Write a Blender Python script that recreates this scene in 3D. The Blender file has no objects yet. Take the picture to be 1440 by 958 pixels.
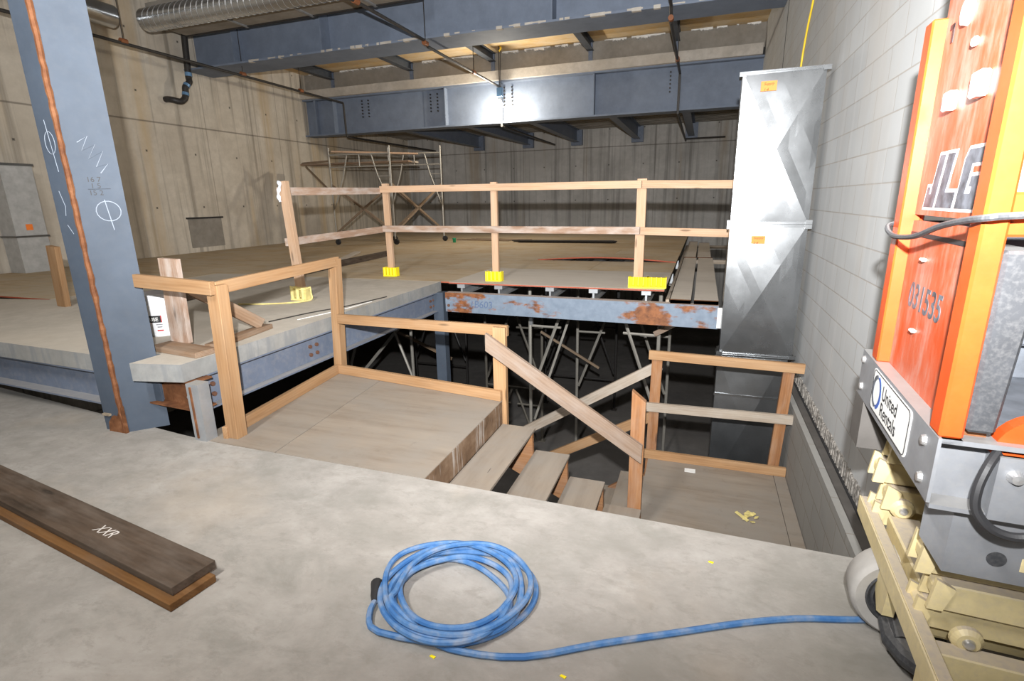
import bpy, bmesh, math, random
from mathutils import Vector, Matrix, Euler
random.seed(7)
S = bpy.context.scene
COL = S.collection
PI = math.pi

# ------------------------------------------------------------------ camera, light, exposure
F_PX = 739.36
YAW, PITCH, ROLL = -0.344219, 0.258782, 0.018649
cd = bpy.data.cameras.new('camera'); cam = bpy.data.objects.new('camera', cd); COL.objects.link(cam)
cd.sensor_width = 36.0; cd.lens = F_PX / 1440 * 36.0; cd.clip_start = 0.05; cd.clip_end = 200
cy, sy, cp, sp = math.cos(YAW), math.sin(YAW), math.cos(PITCH), math.sin(PITCH)
fw = Vector((sy*cp, cy*cp, -sp)); rt = Vector((cy, -sy, 0)); dn = fw.cross(rt)
cr, sr = math.cos(ROLL), math.sin(ROLL)
r2 = rt*cr + dn*sr; d2 = dn*cr - rt*sr
cam.matrix_world = Matrix(((r2.x, -d2.x, -fw.x, 0), (r2.y, -d2.y, -fw.y, 0), (r2.z, -d2.z, -fw.z, 1.6), (0, 0, 0, 1)))
S.camera = cam

W = bpy.data.worlds.new('world'); S.world = W; W.use_nodes = True
W.node_tree.nodes['Background'].inputs[0].default_value = (0.85, 0.92, 1.0, 1)
W.node_tree.nodes['Background'].inputs[1].default_value = 0.10

S.view_settings.view_transform = 'Standard'; S.view_settings.look = 'None'
S.view_settings.gamma = 1.0; S.view_settings.use_curve_mapping = False
S.view_settings.exposure = 0.0

def lamp(name, kind, loc, energy, color=(1, 1, 1), size=0.1, aim=None, **kw):
    d = bpy.data.lights.new(name, kind); d.energy = energy; d.color = color
    if kind in ('POINT', 'SPOT'): d.shadow_soft_size = size
    for k, v in kw.items(): setattr(d, k, v)
    o = bpy.data.objects.new(name, d); COL.objects.link(o); o.location = loc
    if aim is not None:
        o.rotation_euler = (Vector(aim) - Vector(loc)).to_track_quat('-Z', 'Y').to_euler()
    return o
# the photographer's flash: on top of the camera, tilted a little up
lamp('flash', 'SPOT', (0.0, -0.16, 1.98), 3700, (1.0, 1.0, 1.0), 0.03, aim=(-3.2, 12.0, 7.6), spot_size=math.radians(156), spot_blend=1.0)
# unseen fill light added behind and over the camera to brighten floor and wall
lamp('fill_light', 'AREA', (-2.0, -1.0, 5.4), 290, (1.0, 0.97, 0.93), aim=(-3.0, 1.5, 0), shape='RECTANGLE', size=4.0, size_y=1.5)

# ------------------------------------------------------------------ materials
MATS = {}
def newmat(name):
    m = bpy.data.materials.new(name); m.use_nodes = True
    nt = m.node_tree; b = nt.nodes['Principled BSDF']
    MATS[name] = m
    return m, nt, b
def N(nt, t, **kw):
    n = nt.nodes.new(t)
    for k, v in kw.items():
        if k in n.inputs: n.inputs[k].default_value = v
        else: setattr(n, k, v)
    return n
def coords(nt, scale=(1, 1, 1), kind='Object', rnd=False):
    tc = N(nt, 'ShaderNodeTexCoord'); mp = N(nt, 'ShaderNodeMapping'); mp.inputs['Scale'].default_value = scale
    if kind == 'World':
        g = N(nt, 'ShaderNodeNewGeometry'); src = g.outputs['Position']
    else: src = tc.outputs[kind]
    if rnd:
        oi = N(nt, 'ShaderNodeObjectInfo'); ad = N(nt, 'ShaderNodeVectorMath'); ad.operation = 'ADD'
        ml = N(nt, 'ShaderNodeMath'); ml.operation = 'MULTIPLY'; ml.inputs[1].default_value = 37.0
        nt.links.new(oi.outputs['Random'], ml.inputs[0])
        nt.links.new(src, ad.inputs[0]); nt.links.new(ml.outputs[0], ad.inputs[1]); src = ad.outputs[0]
    nt.links.new(src, mp.inputs['Vector'])
    return mp.outputs[0]
def noise(nt, vec, scale, detail=5, rough=0.6):
    n = N(nt, 'ShaderNodeTexNoise'); n.inputs['Scale'].default_value = scale; n.inputs['Detail'].default_value = detail
    n.inputs['Roughness'].default_value = rough
    nt.links.new(vec, n.inputs['Vector']); return n.outputs['Fac']
def ramp(nt, fac, stops):
    r = N(nt, 'ShaderNodeValToRGB'); e = r.color_ramp.elements
    while len(e) < len(stops): e.new(0.5)
    for i, (p, c) in enumerate(stops):
        e[i].position = p; e[i].color = (c[0], c[1], c[2], 1) if not isinstance(c, (int, float)) else (c, c, c, 1)
    nt.links.new(fac, r.inputs[0]); return r.outputs[0]
def mix(nt, fac, a, b, mode='MIX'):
    m = N(nt, 'ShaderNodeMixRGB'); m.blend_type = mode
    for i, v in enumerate((fac, a, b)):
        if isinstance(v, (int, float)): m.inputs[i].default_value = v if i == 0 else (v, v, v, 1)
        elif isinstance(v, tuple): m.inputs[i].default_value = (*v, 1)
        else: nt.links.new(v, m.inputs[i])
    return m.outputs[0]
def bump(nt, b, h, strength=0.3, dist=0.01):
    n = N(nt, 'ShaderNodeBump'); n.inputs['Strength'].default_value = strength; n.inputs['Distance'].default_value = dist
    nt.links.new(h, n.inputs['Height']); nt.links.new(n.outputs[0], b.inputs['Normal'])
def setb(b, rough=0.6, metal=0.0, spec=0.5):
    b.inputs['Roughness'].default_value = rough; b.inputs['Metallic'].default_value = metal
    b.inputs['Specular IOR Level'].default_value = spec
def plain(name, c, rough=0.5, metal=0.0, spec=0.5, var=0.12, sc=9.0):
    m, nt, b = newmat(name); setb(b, rough, metal, spec)
    v = coords(nt, kind='Object', rnd=True); f = noise(nt, v, sc)
    d = tuple(x*(1-var*1.4) for x in c); l = tuple(min(1, x*(1+var)) for x in c)
    nt.links.new(ramp(nt, f, [(0.3, d), (0.7, l)]), b.inputs['Base Color']); return m
def dusty(name, c, dust=(0.48, 0.45, 0.40), amount=0.5, rough=0.5, metal=0.0, sc=3.0):
    """paint with dust lying on faces that look up, plus blotches"""
    m, nt, b = newmat(name); setb(b, rough, metal, 0.4)
    v = coords(nt, kind='World'); f = noise(nt, v, sc, 8, 0.65); f2 = noise(nt, v, sc*7, 4)
    base = ramp(nt, f, [(0.3, tuple(x*0.85 for x in c)), (0.7, tuple(min(1, x*1.12) for x in c))])
    g = N(nt, 'ShaderNodeNewGeometry'); sx = N(nt, 'ShaderNodeSeparateXYZ'); nt.links.new(g.outputs['Normal'], sx.inputs[0])
    up = ramp(nt, sx.outputs[2], [(0.55, 0.0), (0.95, 1.0)])
    bl = ramp(nt, f2, [(0.45, 0.0), (0.8, 0.45)])
    fac = mix(nt, 1.0, up, bl, 'ADD'); fac = mix(nt, 1.0, fac, amount, 'MULTIPLY')
    nt.links.new(mix(nt, fac, base, dust), b.inputs['Base Color']); return m
def wood(name, a, c, k, rough=0.75, dirt=0.0, dirtc=(0.4, 0.37, 0.33)):
    """grain runs along the object's local X"""
    m, nt, b = newmat(name); setb(b, rough, 0, 0.25)
    v = coords(nt, (0.9, 9, 9), 'Object', True); f = noise(nt, v, 1.6, 6, 0.6)
    v2 = coords(nt, (3, 70, 70), 'Object', True); f2 = noise(nt, v2, 1.0, 3)
    w = N(nt, 'ShaderNodeTexWave'); w.wave_type = 'RINGS'; w.rings_direction = 'X'; w.inputs['Scale'].default_value = 2.2
    w.inputs['Distortion'].default_value = 5; w.inputs['Detail'].default_value = 2; nt.links.new(v, w.inputs['Vector'])
    base = ramp(nt, f, [(0.28, a), (0.5, c), (0.75, k)])
    base = mix(nt, 0.12, base, ramp(nt, w.outputs['Fac'], [(0.0, tuple(x*0.6 for x in a)), (1.0, k)]))
    base = mix(nt, ramp(nt, f2, [(0.55, 0.0), (0.8, 0.35)]), base, tuple(x*0.65 for x in a))
    vo = N(nt, 'ShaderNodeTexVoronoi'); vo.inputs['Scale'].default_value = 1.0
    nt.links.new(coords(nt, (1.7, 9, 9), 'Object', True), vo.inputs['Vector'])
    base = mix(nt, ramp(nt, vo.outputs['Distance'], [(0.07, 0.75), (0.13, 0.0)]), base, tuple(x*0.35 for x in a))
    oi = N(nt, 'ShaderNodeObjectInfo'); hs = N(nt, 'ShaderNodeHueSaturation')
    mr = N(nt, 'ShaderNodeMapRange'); mr.inputs['To Min'].default_value = 0.86; mr.inputs['To Max'].default_value = 1.1
    nt.links.new(oi.outputs['Random'], mr.inputs[0]); nt.links.new(mr.outputs[0], hs.inputs['Value']); nt.links.new(base, hs.inputs['Color'])
    base = hs.outputs[0]
    if dirt:
        fd = noise(nt, coords(nt, (1.2, 4, 4), 'Object', True), 3.0, 6)
        base = mix(nt, ramp(nt, fd, [(0.42, 0.0), (0.7, dirt)]), base, dirtc)
    nt.links.new(base, b.inputs['Base Color']); bump(nt, b, f2, 0.2, 0.002); return m

wood('fir', (0.25, 0.135, 0.06), (0.335, 0.193, 0.094), (0.395, 0.245, 0.13), dirt=0.2, dirtc=(0.30, 0.23, 0.16))
wood('fir_pale', (0.40, 0.245, 0.145), (0.50, 0.325, 0.205), (0.56, 0.39, 0.265), dirt=0.25, dirtc=(0.36, 0.31, 0.26))
wood('fir_red', (0.20, 0.085, 0.033), (0.30, 0.14, 0.06), (0.38, 0.20, 0.095), dirt=0.3, dirtc=(0.33, 0.27, 0.22))
wood('limed_board', (0.24, 0.14, 0.09), (0.36, 0.24, 0.17), (0.46, 0.34, 0.26), dirt=0.8, dirtc=(0.52, 0.47, 0.43))
wood('grey_board', (0.25, 0.20, 0.15), (0.34, 0.28, 0.22), (0.42, 0.36, 0.29), dirt=0.5)
wood('pale_worn_board', (0.19, 0.125, 0.085), (0.25, 0.175, 0.125), (0.30, 0.225, 0.17), dirt=0.6, dirtc=(0.28, 0.24, 0.21))
wood('brown_board', (0.16, 0.09, 0.05), (0.24, 0.15, 0.09), (0.32, 0.22, 0.15), dirt=0.5, dirtc=(0.30, 0.25, 0.20))
wood('dark_plank', (0.035, 0.024, 0.016), (0.075, 0.052, 0.036), (0.12, 0.085, 0.06), dirt=0.45, dirtc=(0.17, 0.14, 0.115))
wood('amber_plank', (0.10, 0.045, 0.014), (0.19, 0.09, 0.03), (0.25, 0.13, 0.05), dirt=0.3, dirtc=(0.15, 0.11, 0.08))
wood('end_grain', (0.16, 0.13, 0.11), (0.24, 0.20, 0.17), (0.32, 0.28, 0.25))

def ply(name, a, c, k, dirt, seams=False):
    m, nt, b = newmat(name); setb(b, 0.8, 0, 0.2)
    f = noise(nt, coords(nt, (0.7, 5, 5), 'Object', True), 2.0, 6); f2 = noise(nt, coords(nt, kind='Object', rnd=True), 1.6, 8, 0.68)
    f3 = noise(nt, coords(nt, kind='Object', rnd=True), 11, 4)
    base = ramp(nt, f, [(0.3, a), (0.5, c), (0.72, k)])
    base = mix(nt, ramp(nt, f2, [(0.4, 0.0), (0.62, 0.8)]), base, dirt)
    base = mix(nt, ramp(nt, f3, [(0.62, 0.0), (0.75, 0.3)]), base, tuple(x*0.7 for x in a))
    nt.links.new(base, b.inputs['Base Color']); bump(nt, b, f, 0.15, 0.003)
ply('plywood', (0.20, 0.16, 0.122), (0.255, 0.212, 0.168), (0.295, 0.25, 0.20), (0.25, 0.225, 0.195))
ply('plywood_deck', (0.36, 0.265, 0.16), (0.45, 0.34, 0.215), (0.52, 0.41, 0.275), (0.48, 0.41, 0.31))
ply('plywood_grey', (0.46, 0.41, 0.35), (0.51, 0.46, 0.40), (0.56, 0.51, 0.45), (0.53, 0.48, 0.42))
ply('plywood_form', (0.50, 0.33, 0.15), (0.62, 0.43, 0.21), (0.70, 0.52, 0.29), (0.62, 0.52, 0.38))
def riser_mat():
    m, nt, b = newmat('peeling_riser'); setb(b, 0.85, 0, 0.2)
    f = noise(nt, coords(nt, kind='World'), 7, 6); f2 = noise(nt, coords(nt, (1, 11, 0.9), 'World'), 1.0, 5, 0.7)
    base = ramp(nt, f, [(0.3, (0.10, 0.06, 0.035)), (0.5, (0.18, 0.115, 0.07)), (0.7, (0.26, 0.18, 0.12))])
    nt.links.new(mix(nt, ramp(nt, f2, [(0.53, 0.0), (0.60, 0.85)]), base, (0.44, 0.40, 0.36)), b.inputs['Base Color'])
riser_mat()

def concrete(name, a, c, k, stain, sc=1.3, streak=False, bumpy=0.15):
    m, nt, b = newmat(name); setb(b, 0.85, 0, 0.25)
    v = coords(nt, kind='World'); f = noise(nt, v, sc, 9, 0.62); f2 = noise(nt, v, sc*6, 7, 0.7); f3 = noise(nt, v, sc*0.35, 3)
    base = ramp(nt, f, [(0.3, a), (0.5, c), (0.7, k)])
    base = mix(nt, ramp(nt, f2, [(0.35, 0.35), (0.65, 0.0)]), base, tuple(x*0.72 for x in a))
    base = mix(nt, ramp(nt, f3, [(0.45, 0.0), (0.7, 0.5)]), base, stain)
    nt.links.new(base, b.inputs['Base Color']); bump(nt, b, f2, bumpy, 0.006); return m, nt, b, base
def floor_mat():
    m, nt, b, base = concrete('floor_concrete', (0.28, 0.265, 0.24), (0.345, 0.325, 0.30), (0.40, 0.385, 0.36), (0.38, 0.35, 0.31), 1.4)
    v = coords(nt, (1.0, 1.6, 1.0), 'World')
    nz = N(nt, 'ShaderNodeTexNoise'); nz.inputs['Scale'].default_value = 2.2; nz.inputs['Detail'].default_value = 10; nz.inputs['Roughness'].default_value = 0.72; nz.inputs['Distortion'].default_value = 0.35
    nt.links.new(v, nz.inputs['Vector'])
    base = mix(nt, ramp(nt, nz.outputs['Fac'], [(0.36, 0.75), (0.52, 0.0)]), base, (0.25, 0.24, 0.215))
    base = mix(nt, ramp(nt, nz.outputs['Fac'], [(0.54, 0.0), (0.70, 0.6)]), base, (0.43, 0.41, 0.38))
    nz2 = N(nt, 'ShaderNodeTexNoise'); nz2.inputs['Scale'].default_value = 9; nz2.inputs['Detail'].default_value = 8; nz2.inputs['Roughness'].default_value = 0.75; nz2.inputs['Distortion'].default_value = 0.3
    nt.links.new(v, nz2.inputs['Vector'])
    base = mix(nt, ramp(nt, nz2.outputs['Fac'], [(0.36, 0.5), (0.48, 0.0)]), base, (0.24, 0.225, 0.20))
    ft = noise(nt, coords(nt, kind='World'), 0.9, 4)
    base = mix(nt, ramp(nt, ft, [(0.55, 0.0), (0.7, 0.35)]), base, (0.42, 0.35, 0.27))
    nt.links.new(base, b.inputs['Base Color'])
floor_mat()
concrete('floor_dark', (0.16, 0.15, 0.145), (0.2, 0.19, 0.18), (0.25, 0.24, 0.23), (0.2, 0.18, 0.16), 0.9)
concrete('slab_concrete', (0.42, 0.38, 0.325), (0.48, 0.44, 0.38), (0.54, 0.50, 0.44), (0.50, 0.44, 0.36), 1.6)
concrete('upstand_concrete', (0.22, 0.20, 0.17), (0.29, 0.265, 0.23), (0.36, 0.33, 0.29), (0.24, 0.21, 0.17), 1.4)
concrete('ledge_concrete', (0.40, 0.37, 0.33), (0.50, 0.46, 0.41), (0.58, 0.55, 0.5), (0.40, 0.35, 0.28), 2.0)

def cast_edge():
    m, nt, b, base = concrete('slab_edge', (0.20, 0.205, 0.205), (0.27, 0.275, 0.27), (0.34, 0.335, 0.32), (0.27, 0.25, 0.21), 2.4)
    f = noise(nt, coords(nt, (9, 9, 0.9), 'World'), 1.6, 5)
    nt.links.new(mix(nt, ramp(nt, f, [(0.5, 0.0), (0.62, 0.6)]), base, (0.19, 0.20, 0.21)), b.inputs['Base Color'])
cast_edge()

def boardwall(name, axis, a, c, k, rust):
    """cast wall: vertical streaks, tie holes, pour joints; axis is the horizontal world axis along the wall"""
    m, nt, b, base = concrete(name, a, c, k, tuple(x*0.85 for x in c), 0.8)
    sx = (6.5, 6.5, 0.16)
    f = noise(nt, coords(nt, sx, 'World'), 1.0, 6, 0.6)
    base = mix(nt, ramp(nt, f, [(0.32, 0.75), (0.5, 0.0)]), base, tuple(x*0.5 for x in a))
    fr = noise(nt, coords(nt, (1.3, 1.3, 0.10), 'World'), 1.0, 4)
    base = mix(nt, ramp(nt, fr, [(0.52, 0.0), (0.66, 0.7)]), base, rust)
    g = N(nt, 'ShaderNodeNewGeometry'); sp_ = N(nt, 'ShaderNodeSeparateXYZ'); nt.links.new(g.outputs['Position'], sp_.inputs[0])
    def cell(out, period, off):
        ad = N(nt, 'ShaderNodeMath'); ad.operation = 'ADD'; ad.inputs[1].default_value = off; nt.links.new(out, ad.inputs[0])
        dv = N(nt, 'ShaderNodeMath'); dv.operation = 'DIVIDE'; dv.inputs[1].default_value = period; nt.links.new(ad.outputs[0], dv.inputs[0])
        fr_ = N(nt, 'ShaderNodeMath'); fr_.operation = 'FRACT'; nt.links.new(dv.outputs[0], fr_.inputs[0])
        sb = N(nt, 'ShaderNodeMath'); sb.operation = 'SUBTRACT'; sb.inputs[1].default_value = 0.5; nt.links.new(fr_.outputs[0], sb.inputs[0])
        ab = N(nt, 'ShaderNodeMath'); ab.operation = 'ABSOLUTE'; nt.links.new(sb.outputs[0], ab.inputs[0])
        ml = N(nt, 'ShaderNodeMath'); ml.operation = 'MULTIPLY'; ml.inputs[1].default_value = period; nt.links.new(ab.outputs[0], ml.inputs[0])
        return ml.outputs[0]
    h = sp_.outputs[0] if axis == 'x' else sp_.outputs[1]
    cx_, cz_ = cell(h, 1.2, 0.3), cell(sp_.outputs[2], 1.2, 0.2)
    sq = N(nt, 'ShaderNodeMath'); sq.operation = 'MAXIMUM'; nt.links.new(cx_, sq.inputs[0]); nt.links.new(cz_, sq.inputs[1])
    base = mix(nt, ramp(nt, sq.outputs[0], [(0.014, 0.85), (0.026, 0.0)]), base, (0.05, 0.045, 0.04))
    jz = cell(sp_.outputs[2], 2.9, -1.96)
    base = mix(nt, ramp(nt, jz, [(0.010, 0.6), (0.022, 0.0)]), base, (0.09, 0.075, 0.06))
    jx = cell(h, 2.4, 0.5)
    base = mix(nt, ramp(nt, jx, [(0.006, 0.4), (0.02, 0.0)]), base, (0.11, 0.09, 0.07))
    nt.links.new(base, b.inputs['Base Color'])
boardwall('wall_cast_warm', 'y', (0.50, 0.44, 0.36), (0.60, 0.54, 0.45), (0.70, 0.64, 0.55), (0.52, 0.39, 0.23))
boardwall('wall_cast_grey', 'x', (0.40, 0.385, 0.36), (0.50, 0.48, 0.45), (0.60, 0.58, 0.55), (0.33, 0.27, 0.20))

def blockwall(name, k):
    m, nt, b = newmat(name); setb(b, 0.85, 0, 0.25)
    g = N(nt, 'ShaderNodeNewGeometry'); sp_ = N(nt, 'ShaderNodeSeparateXYZ'); cb = N(nt, 'ShaderNodeCombineXYZ')
    nt.links.new(g.outputs['Position'], sp_.inputs[0])
    ay = N(nt, 'ShaderNodeMath'); ay.operation = 'ADD'; ay.inputs[1].default_value = 0.1
    az = N(nt, 'ShaderNodeMath'); az.operation = 'ADD'; az.inputs[1].default_value = 0.162 + 6.096
    nt.links.new(sp_.outputs[1], ay.inputs[0]); nt.links.new(sp_.outputs[2], az.inputs[0])
    nt.links.new(ay.outputs[0], cb.inputs[0]); nt.links.new(az.outputs[0], cb.inputs[1])
    br = N(nt, 'ShaderNodeTexBrick'); nt.links.new(cb.outputs[0], br.inputs['Vector'])
    br.inputs['Scale'].default_value = 1.0; br.inputs['Brick Width'].default_value = 0.4064; br.inputs['Row Height'].default_value = 0.2032
    br.inputs['Mortar Size'].default_value = 0.005; br.inputs['Mortar Smooth'].default_value = 0.3
    br.inputs['Color1'].default_value = (0.55, 0.565, 0.57, 1); br.inputs['Color2'].default_value = (0.60, 0.615, 0.62, 1)
    br.inputs['Mortar'].default_value = (0.46, 0.43, 0.40, 1)
    f = noise(nt, coords(nt, kind='World'), 2.0, 8); fs = noise(nt, coords(nt, (6, 6, 0.4), 'World'), 1.0, 4)
    base = mix(nt, ramp(nt, f, [(0.35, 0.25), (0.6, 0.0)]), br.outputs['Color'], (0.46, 0.455, 0.45))
    base = mix(nt, ramp(nt, fs, [(0.55, 0.0), (0.72, 0.35)]), base, (0.72, 0.72, 0.72))
    fw_ = noise(nt, coords(nt, (1.6, 1.6, 0.3), 'World'), 1.0, 3)
    base = mix(nt, ramp(nt, fw_, [(0.5, 0.0), (0.7, 0.4)]), base, (0.58, 0.54, 0.49))
    nt.links.new(base, b.inputs['Base Color'])
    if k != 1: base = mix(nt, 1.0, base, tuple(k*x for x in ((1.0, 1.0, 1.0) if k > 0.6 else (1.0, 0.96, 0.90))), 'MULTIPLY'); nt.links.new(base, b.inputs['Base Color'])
    inv = N(nt, 'ShaderNodeMath'); inv.operation = 'SUBTRACT'; inv.inputs[0].default_value = 1.0; nt.links.new(br.outputs['Fac'], inv.inputs[1])
    bump(nt, b, inv.outputs[0], 0.35, 0.004)
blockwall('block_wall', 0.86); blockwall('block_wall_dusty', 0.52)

dusty('blue_steel', (0.135, 0.165, 0.225), (0.42, 0.39, 0.35), 0.5, 0.5)
dusty('girder_blue', (0.165, 0.20, 0.265), (0.34, 0.32, 0.30), 0.12, 0.75)
dusty('blue_steel_light', (0.060, 0.078, 0.106), (0.18, 0.175, 0.165), 0.15, 0.65)
dusty('dark_steel', (0.055, 0.065, 0.08), (0.3, 0.28, 0.25), 0.3, 0.5)
dusty('galvanised', (0.40, 0.42, 0.44), (0.50, 0.46, 0.40), 0.55, 0.42, 0.55, 6.0)
dusty('lift_zinc', (0.27, 0.28, 0.30), (0.36, 0.34, 0.31), 0.5, 0.45, 0.4, 9.0)
dusty('lift_cream', (0.66, 0.55, 0.30), (0.40, 0.345, 0.29), 0.8, 0.45, 0.0, 7.0)
dusty('lift_orange', (0.50, 0.068, 0.012), (0.45, 0.18, 0.09), 0.08, 0.35, 0.0, 6.0)
dusty('scaffold_tube', (0.36, 0.34, 0.30), (0.4, 0.36, 0.3), 0.4, 0.5, 0.3, 6.0)
plain('shaded_tube', (0.16, 0.145, 0.12), 0.6, 0.2)  # darker scaffold tube colour, pit shade painted into a deeper frame
dusty('rusty_tube', (0.20, 0.14, 0.09), (0.3, 0.24, 0.18), 0.4, 0.7, 0.0, 8.0)
dusty('black_pipe', (0.028, 0.026, 0.025), (0.15, 0.12, 0.09), 0.35, 0.5, 0.0, 8.0)
plain('black_rubber', (0.022, 0.022, 0.024), 0.55)
dusty('scuffed_black', (0.045, 0.047, 0.052), (0.30, 0.29, 0.28), 0.35, 0.5, 0.0, 14.0)
plain('grey_tyre', (0.36, 0.345, 0.325), 0.8)
plain('bolt_dark', (0.035, 0.033, 0.033), 0.5, 0.4)
plain('bolt_rust', (0.13, 0.06, 0.035), 0.8)
plain('bolt_bright', (0.62, 0.62, 0.62), 0.3, 0.8)
plain('yellow_plastic', (0.92, 0.76, 0.015), 0.45, var=0.05)
plain('yellow_worn', (0.66, 0.56, 0.22), 0.65, var=0.25)
plain('yellow_rope', (0.85, 0.58, 0.03), 0.6)
plain('red_edge', (0.36, 0.07, 0.03), 0.7)
plain('white_plastic', (0.80, 0.81, 0.83), 0.35, var=0.03)
plain('white_label', (0.74, 0.74, 0.72), 0.5, var=0.05)
plain('ink_black', (0.02, 0.02, 0.022), 0.6)
plain('ink_red', (0.5, 0.03, 0.03), 0.6)
plain('ink_blue', (0.05, 0.10, 0.33), 0.5)
plain('faded_blue', (0.105, 0.15, 0.25), 0.6, var=0.3, sc=40)
plain('box_grey', (0.15, 0.165, 0.19), 0.6, var=0.25)
plain('decal_grey', (0.10, 0.11, 0.13), 0.5, var=0.5, sc=25)
plain('decal_white', (0.75, 0.68, 0.66), 0.5)
plain('chalk', (0.30, 0.34, 0.40), 0.9)
plain('chalk_white', (0.62, 0.58, 0.54), 0.9)
plain('orange_tag', (0.62, 0.235, 0.045), 0.7, var=0.04)
plain('orange_sticker', (0.9, 0.22, 0.03), 0.6, var=0.05)
plain('plastic_wrap', (0.62, 0.66, 0.72), 0.25)
plain('green_plastic', (0.02, 0.42, 0.20), 0.4)
plain('orange_fitting', (0.22, 0.075, 0.025), 0.6)
plain('blue_band', (0.16, 0.30, 0.50), 0.35, 0.4)
plain('foam_grey', (0.33, 0.33, 0.34), 0.8)
plain('slag', (0.30, 0.24, 0.17), 0.9, var=0.35, sc=30)
plain('mortar_fins', (0.27, 0.25, 0.225), 0.9, var=0.6, sc=30)
plain('sheet_plastic', (0.42, 0.42, 0.41), 0.4)
plain('steel_stud', (0.10, 0.092, 0.085), 0.7, 0.2)

def duct_metal(name, val, rough, sc=1.0):
    m, nt, b = newmat(name); setb(b, rough, 0.92)
    vo = N(nt, 'ShaderNodeTexVoronoi'); vo.inputs['Scale'].default_value = 55*sc; nt.links.new(coords(nt, kind='World'), vo.inputs['Vector'])
    f = noise(nt, coords(nt, (1, 1, 1), 'World'), 3.0, 6); fz = noise(nt, coords(nt, (3, 3, 60), 'World'), 1.0, 2)
    base = ramp(nt, f, [(0.3, tuple(val*x*0.86 for x in (0.95, 0.99, 1.02))), (0.7, tuple(val*x for x in (0.96, 1.0, 1.04)))])
    base = mix(nt, 0.12, base, ramp(nt, vo.outputs['Distance'], [(0.0, val*0.8), (0.6, val*1.2)]))
    nt.links.new(base, b.inputs['Base Color'])
    rr = ramp(nt, f, [(0.3, rough*0.92), (0.7, rough*1.1)]); nt.links.new(rr, b.inputs['Roughness'])
    bump(nt, b, noise(nt, coords(nt, kind='World'), 1.6, 1), 0.12, 0.03)
duct_metal('duct_sheet', 0.25, 0.27)
duct_metal('duct_dull', 0.24, 0.33)
duct_metal('spiral_sheet', 0.62, 0.26)

def rusty_blue():
    m, nt, b = newmat('rusty_blue_steel'); setb(b, 0.6, 0, 0.35)
    f = noise(nt, coords(nt, (1.2, 1.2, 2.6), 'World'), 2.1, 7, 0.62); f2 = noise(nt, coords(nt, kind='World'), 14, 5)
    fm = noise(nt, coords(nt, (0.55, 0.55, 0.2), 'World'), 1.3, 2)
    fa = mix(nt, 0.45, f, fm)
    rust = ramp(nt, f2, [(0.35, (0.12, 0.045, 0.02)), (0.6, (0.26, 0.10, 0.038))])
    paint = ramp(nt, f2, [(0.3, (0.15, 0.19, 0.245)), (0.7, (0.20, 0.245, 0.305))])
    base = mix(nt, ramp(nt, fa, [(0.475, 0.0), (0.515, 1.0)]), paint, rust)
    g = N(nt, 'ShaderNodeNewGeometry'); sx = N(nt, 'ShaderNodeSeparateXYZ'); nt.links.new(g.outputs['Normal'], sx.inputs[0])
    base = mix(nt, ramp(nt, sx.outputs[2], [(0.6, 0.0), (0.95, 0.85)]), base, (0.47, 0.39, 0.34))
    nt.links.new(base, b.inputs['Base Color'])
rusty_blue()
def rust_mat():
    m, nt, b = newmat('rust'); setb(b, 0.85, 0, 0.2)
    f = noise(nt, coords(nt, kind='World'), 9, 7)
    nt.links.new(ramp(nt, f, [(0.3, (0.07, 0.028, 0.014)), (0.55, (0.17, 0.07, 0.03)), (0.75, (0.30, 0.14, 0.07))]), b.inputs['Base Color'])
    m, nt, b = newmat('weld_rust'); setb(b, 0.75, 0, 0.3)
    f = noise(nt, coords(nt, kind='World'), 12, 6)
    nt.links.new(ramp(nt, f, [(0.3, (0.10, 0.035, 0.014)), (0.55, (0.19, 0.075, 0.03)), (0.75, (0.27, 0.125, 0.06))]), b.inputs['Base Color'])
rust_mat()
def orange_panel():
    m, nt, b = newmat('orange_panel'); setb(b, 0.5, 0, 0.35)
    f = noise(nt, coords(nt, (8, 8, 2.2), 'World'), 1.6, 8, 0.7)
    nt.links.new(ramp(nt, f, [(0.34, (0.40, 0.055, 0.012)), (0.48, (0.42, 0.095, 0.045)), (0.66, (0.42, 0.21, 0.165))]), b.inputs['Base Color'])
orange_panel()
def hose_mat():
    m, nt, b = newmat('blue_hose'); setb(b, 0.45, 0, 0.4)
    f = noise(nt, coords(nt, kind='World'), 13, 4)
    nt.links.new(ramp(nt, f, [(0.38, (0.045, 0.145, 0.36)), (0.52, (0.09, 0.20, 0.40)), (0.68, (0.21, 0.27, 0.38))]), b.inputs['Base Color'])
hose_mat()
def emit(name, c, s):
    m, nt, b = newmat(name); b.inputs['Base Color'].default_value = (*c, 1)
    b.inputs['Emission Color'].default_value = (*c, 1); b.inputs['Emission Strength'].default_value = s
emit('lamp_glow', (1.0, 0.93, 0.8), 60)
M = MATS

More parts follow.
